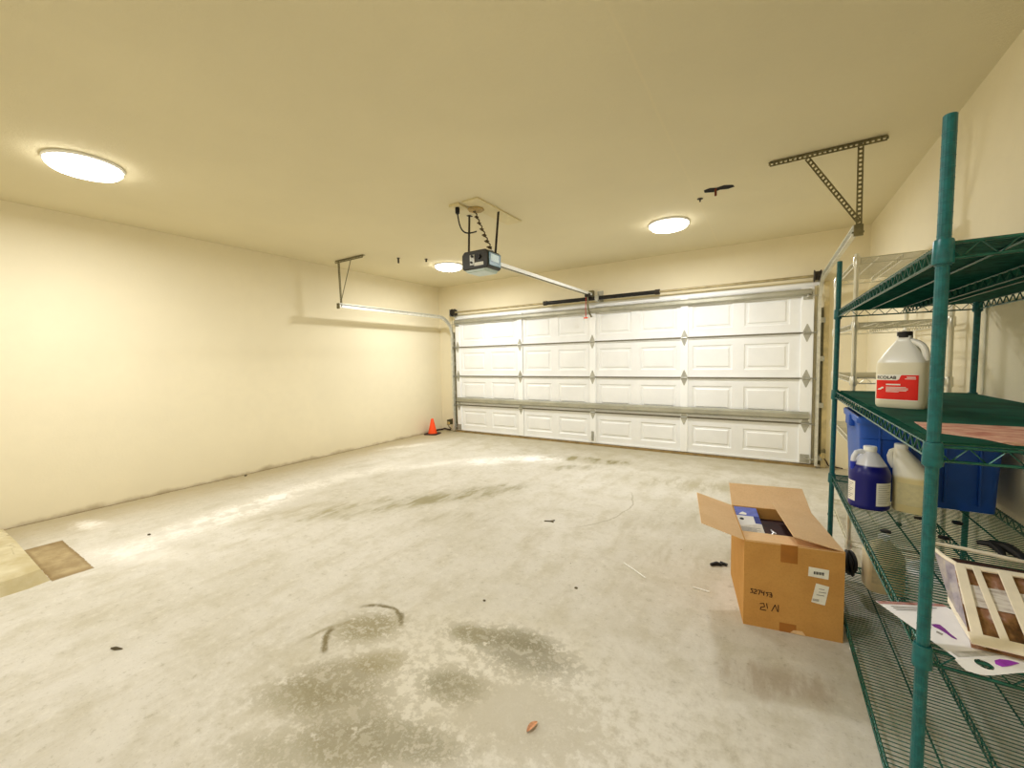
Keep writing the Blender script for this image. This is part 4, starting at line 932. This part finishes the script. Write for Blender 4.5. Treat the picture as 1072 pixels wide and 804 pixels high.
m = MB(); m.tube([(-.30,2.84,.010),(-.27,2.87,.012),(-.24,2.87,.010)], [.009,.013,.008], 7); m.tube([(-.25,2.90,.010),(-.21,2.885,.010)], .009, 7); m.tube([(-.27,2.87,.012),(-.23,2.885,.012)], .006, 6)
one(m, 'plastic_clip', M_rub, (-.25,2.87,0), 'small black plastic clip on the floor against the left side of the box', 'clip', smooth=True)
m = MB(); m.tube([(-2.67,.55,.003),(-2.645,.56,.006),(-2.615,.578,.003)], [.003,.008,.002], 7)
one(m, 'dead_leaf', M_dirt, (-2.65,.56,0), 'small dark curled leaf on the floor at lower left', 'leaf', smooth=True)
m = MB(); m.tube([(-1.575,2.955,.004),(-1.53,2.975,.004),(-1.505,3.01,.004)], .0045, 6); m.tube([(-1.53,2.975,.004),(-1.495,2.968,.004)], .004, 6)
one(m, 'twig', M_dirt, (-1.53,2.97,0), 'little forked dark twig in the middle of the floor', 'twig', smooth=True)
m = MB(); m.tube([(-.36,2.515,.004),(-.27,2.508,.004)], .004, 6)
one(m, 'white_stick', M_wcap, (-.31,2.51,0), 'short white sliver on the floor at the left foot of the box', 'stick')
m = MB(); m.lathe((.345,2.335,0), [(0,0),(.014,0),(.012,.012),(0,.014)], 9)
one(m, 'white_pellet', M_wcap, (.345,2.335,0), 'tiny white pellet on the floor at the near right corner of the box', 'pellet')
peb = None
for (x, y, s, lab) in ((-.946,2.162,.011,'dark pebble on the open floor right of centre'), (-1.342,1.785,.009,'tiny dark pebble on the floor above the pale stain'), (-4.22,1.14,.014,'dark pebble near the pale streak at left'), (-5.40,2.40,.02,'dark lump at the foot of the left wall'), (-.02,1.42,.011,'dark pebble at the bottom right of the floor')):
    if peb is None:
        peb = MB().lathe((0,0,0), [(0,0),(.8,0.05),(1,.5),(.7,1.0),(0,1.2)], 8).build('pebble', M_dirt, smooth=True); p_ = peb
        tag(p_, lab, 'pebble', 'pebbles on the floor')
    else:
        p_ = peb.copy(); COL.objects.link(p_); p_['label'] = lab
    p_.location = (x, y, 0); p_.scale = (s*1.0, s*.8, s*.6)

# ------------------------------------------------------------------ camera
cam = bpy.data.cameras.new('camera'); co = bpy.data.objects.new('camera', cam); COL.objects.link(co)
cam.sensor_fit = 'HORIZONTAL'; cam.sensor_width = 36; cam.lens = 426.374/1072*36; cam.clip_start = .02
yaw, pit, rol = .5638, .0594, -.0193
fw = V((-math.sin(yaw)*math.cos(pit), math.cos(yaw)*math.cos(pit), -math.sin(pit))); rt = V((math.cos(yaw), math.sin(yaw), 0)); u_ = rt.cross(fw)
r2 = rt*math.cos(rol) + u_*math.sin(rol); u2 = -rt*math.sin(rol) + u_*math.cos(rol)
M = Matrix((r2, u2, -fw)).transposed().to_4x4(); M.translation = V((0, 0, 1.357)); co.matrix_world = M
S.camera = co
w = bpy.data.worlds.new('world'); S.world = w; w.use_nodes = True; w.node_tree.nodes['Background'].inputs[0].default_value = (.5,.5,.48,1); w.node_tree.nodes['Background'].inputs[1].default_value = .05
S.view_settings.view_transform = 'Standard'; S.view_settings.look = 'None'; S.view_settings.exposure = 0.0; S.view_settings.gamma = 0.93
S.cycles.diffuse_bounces = 6; S.cycles.max_bounces = 10
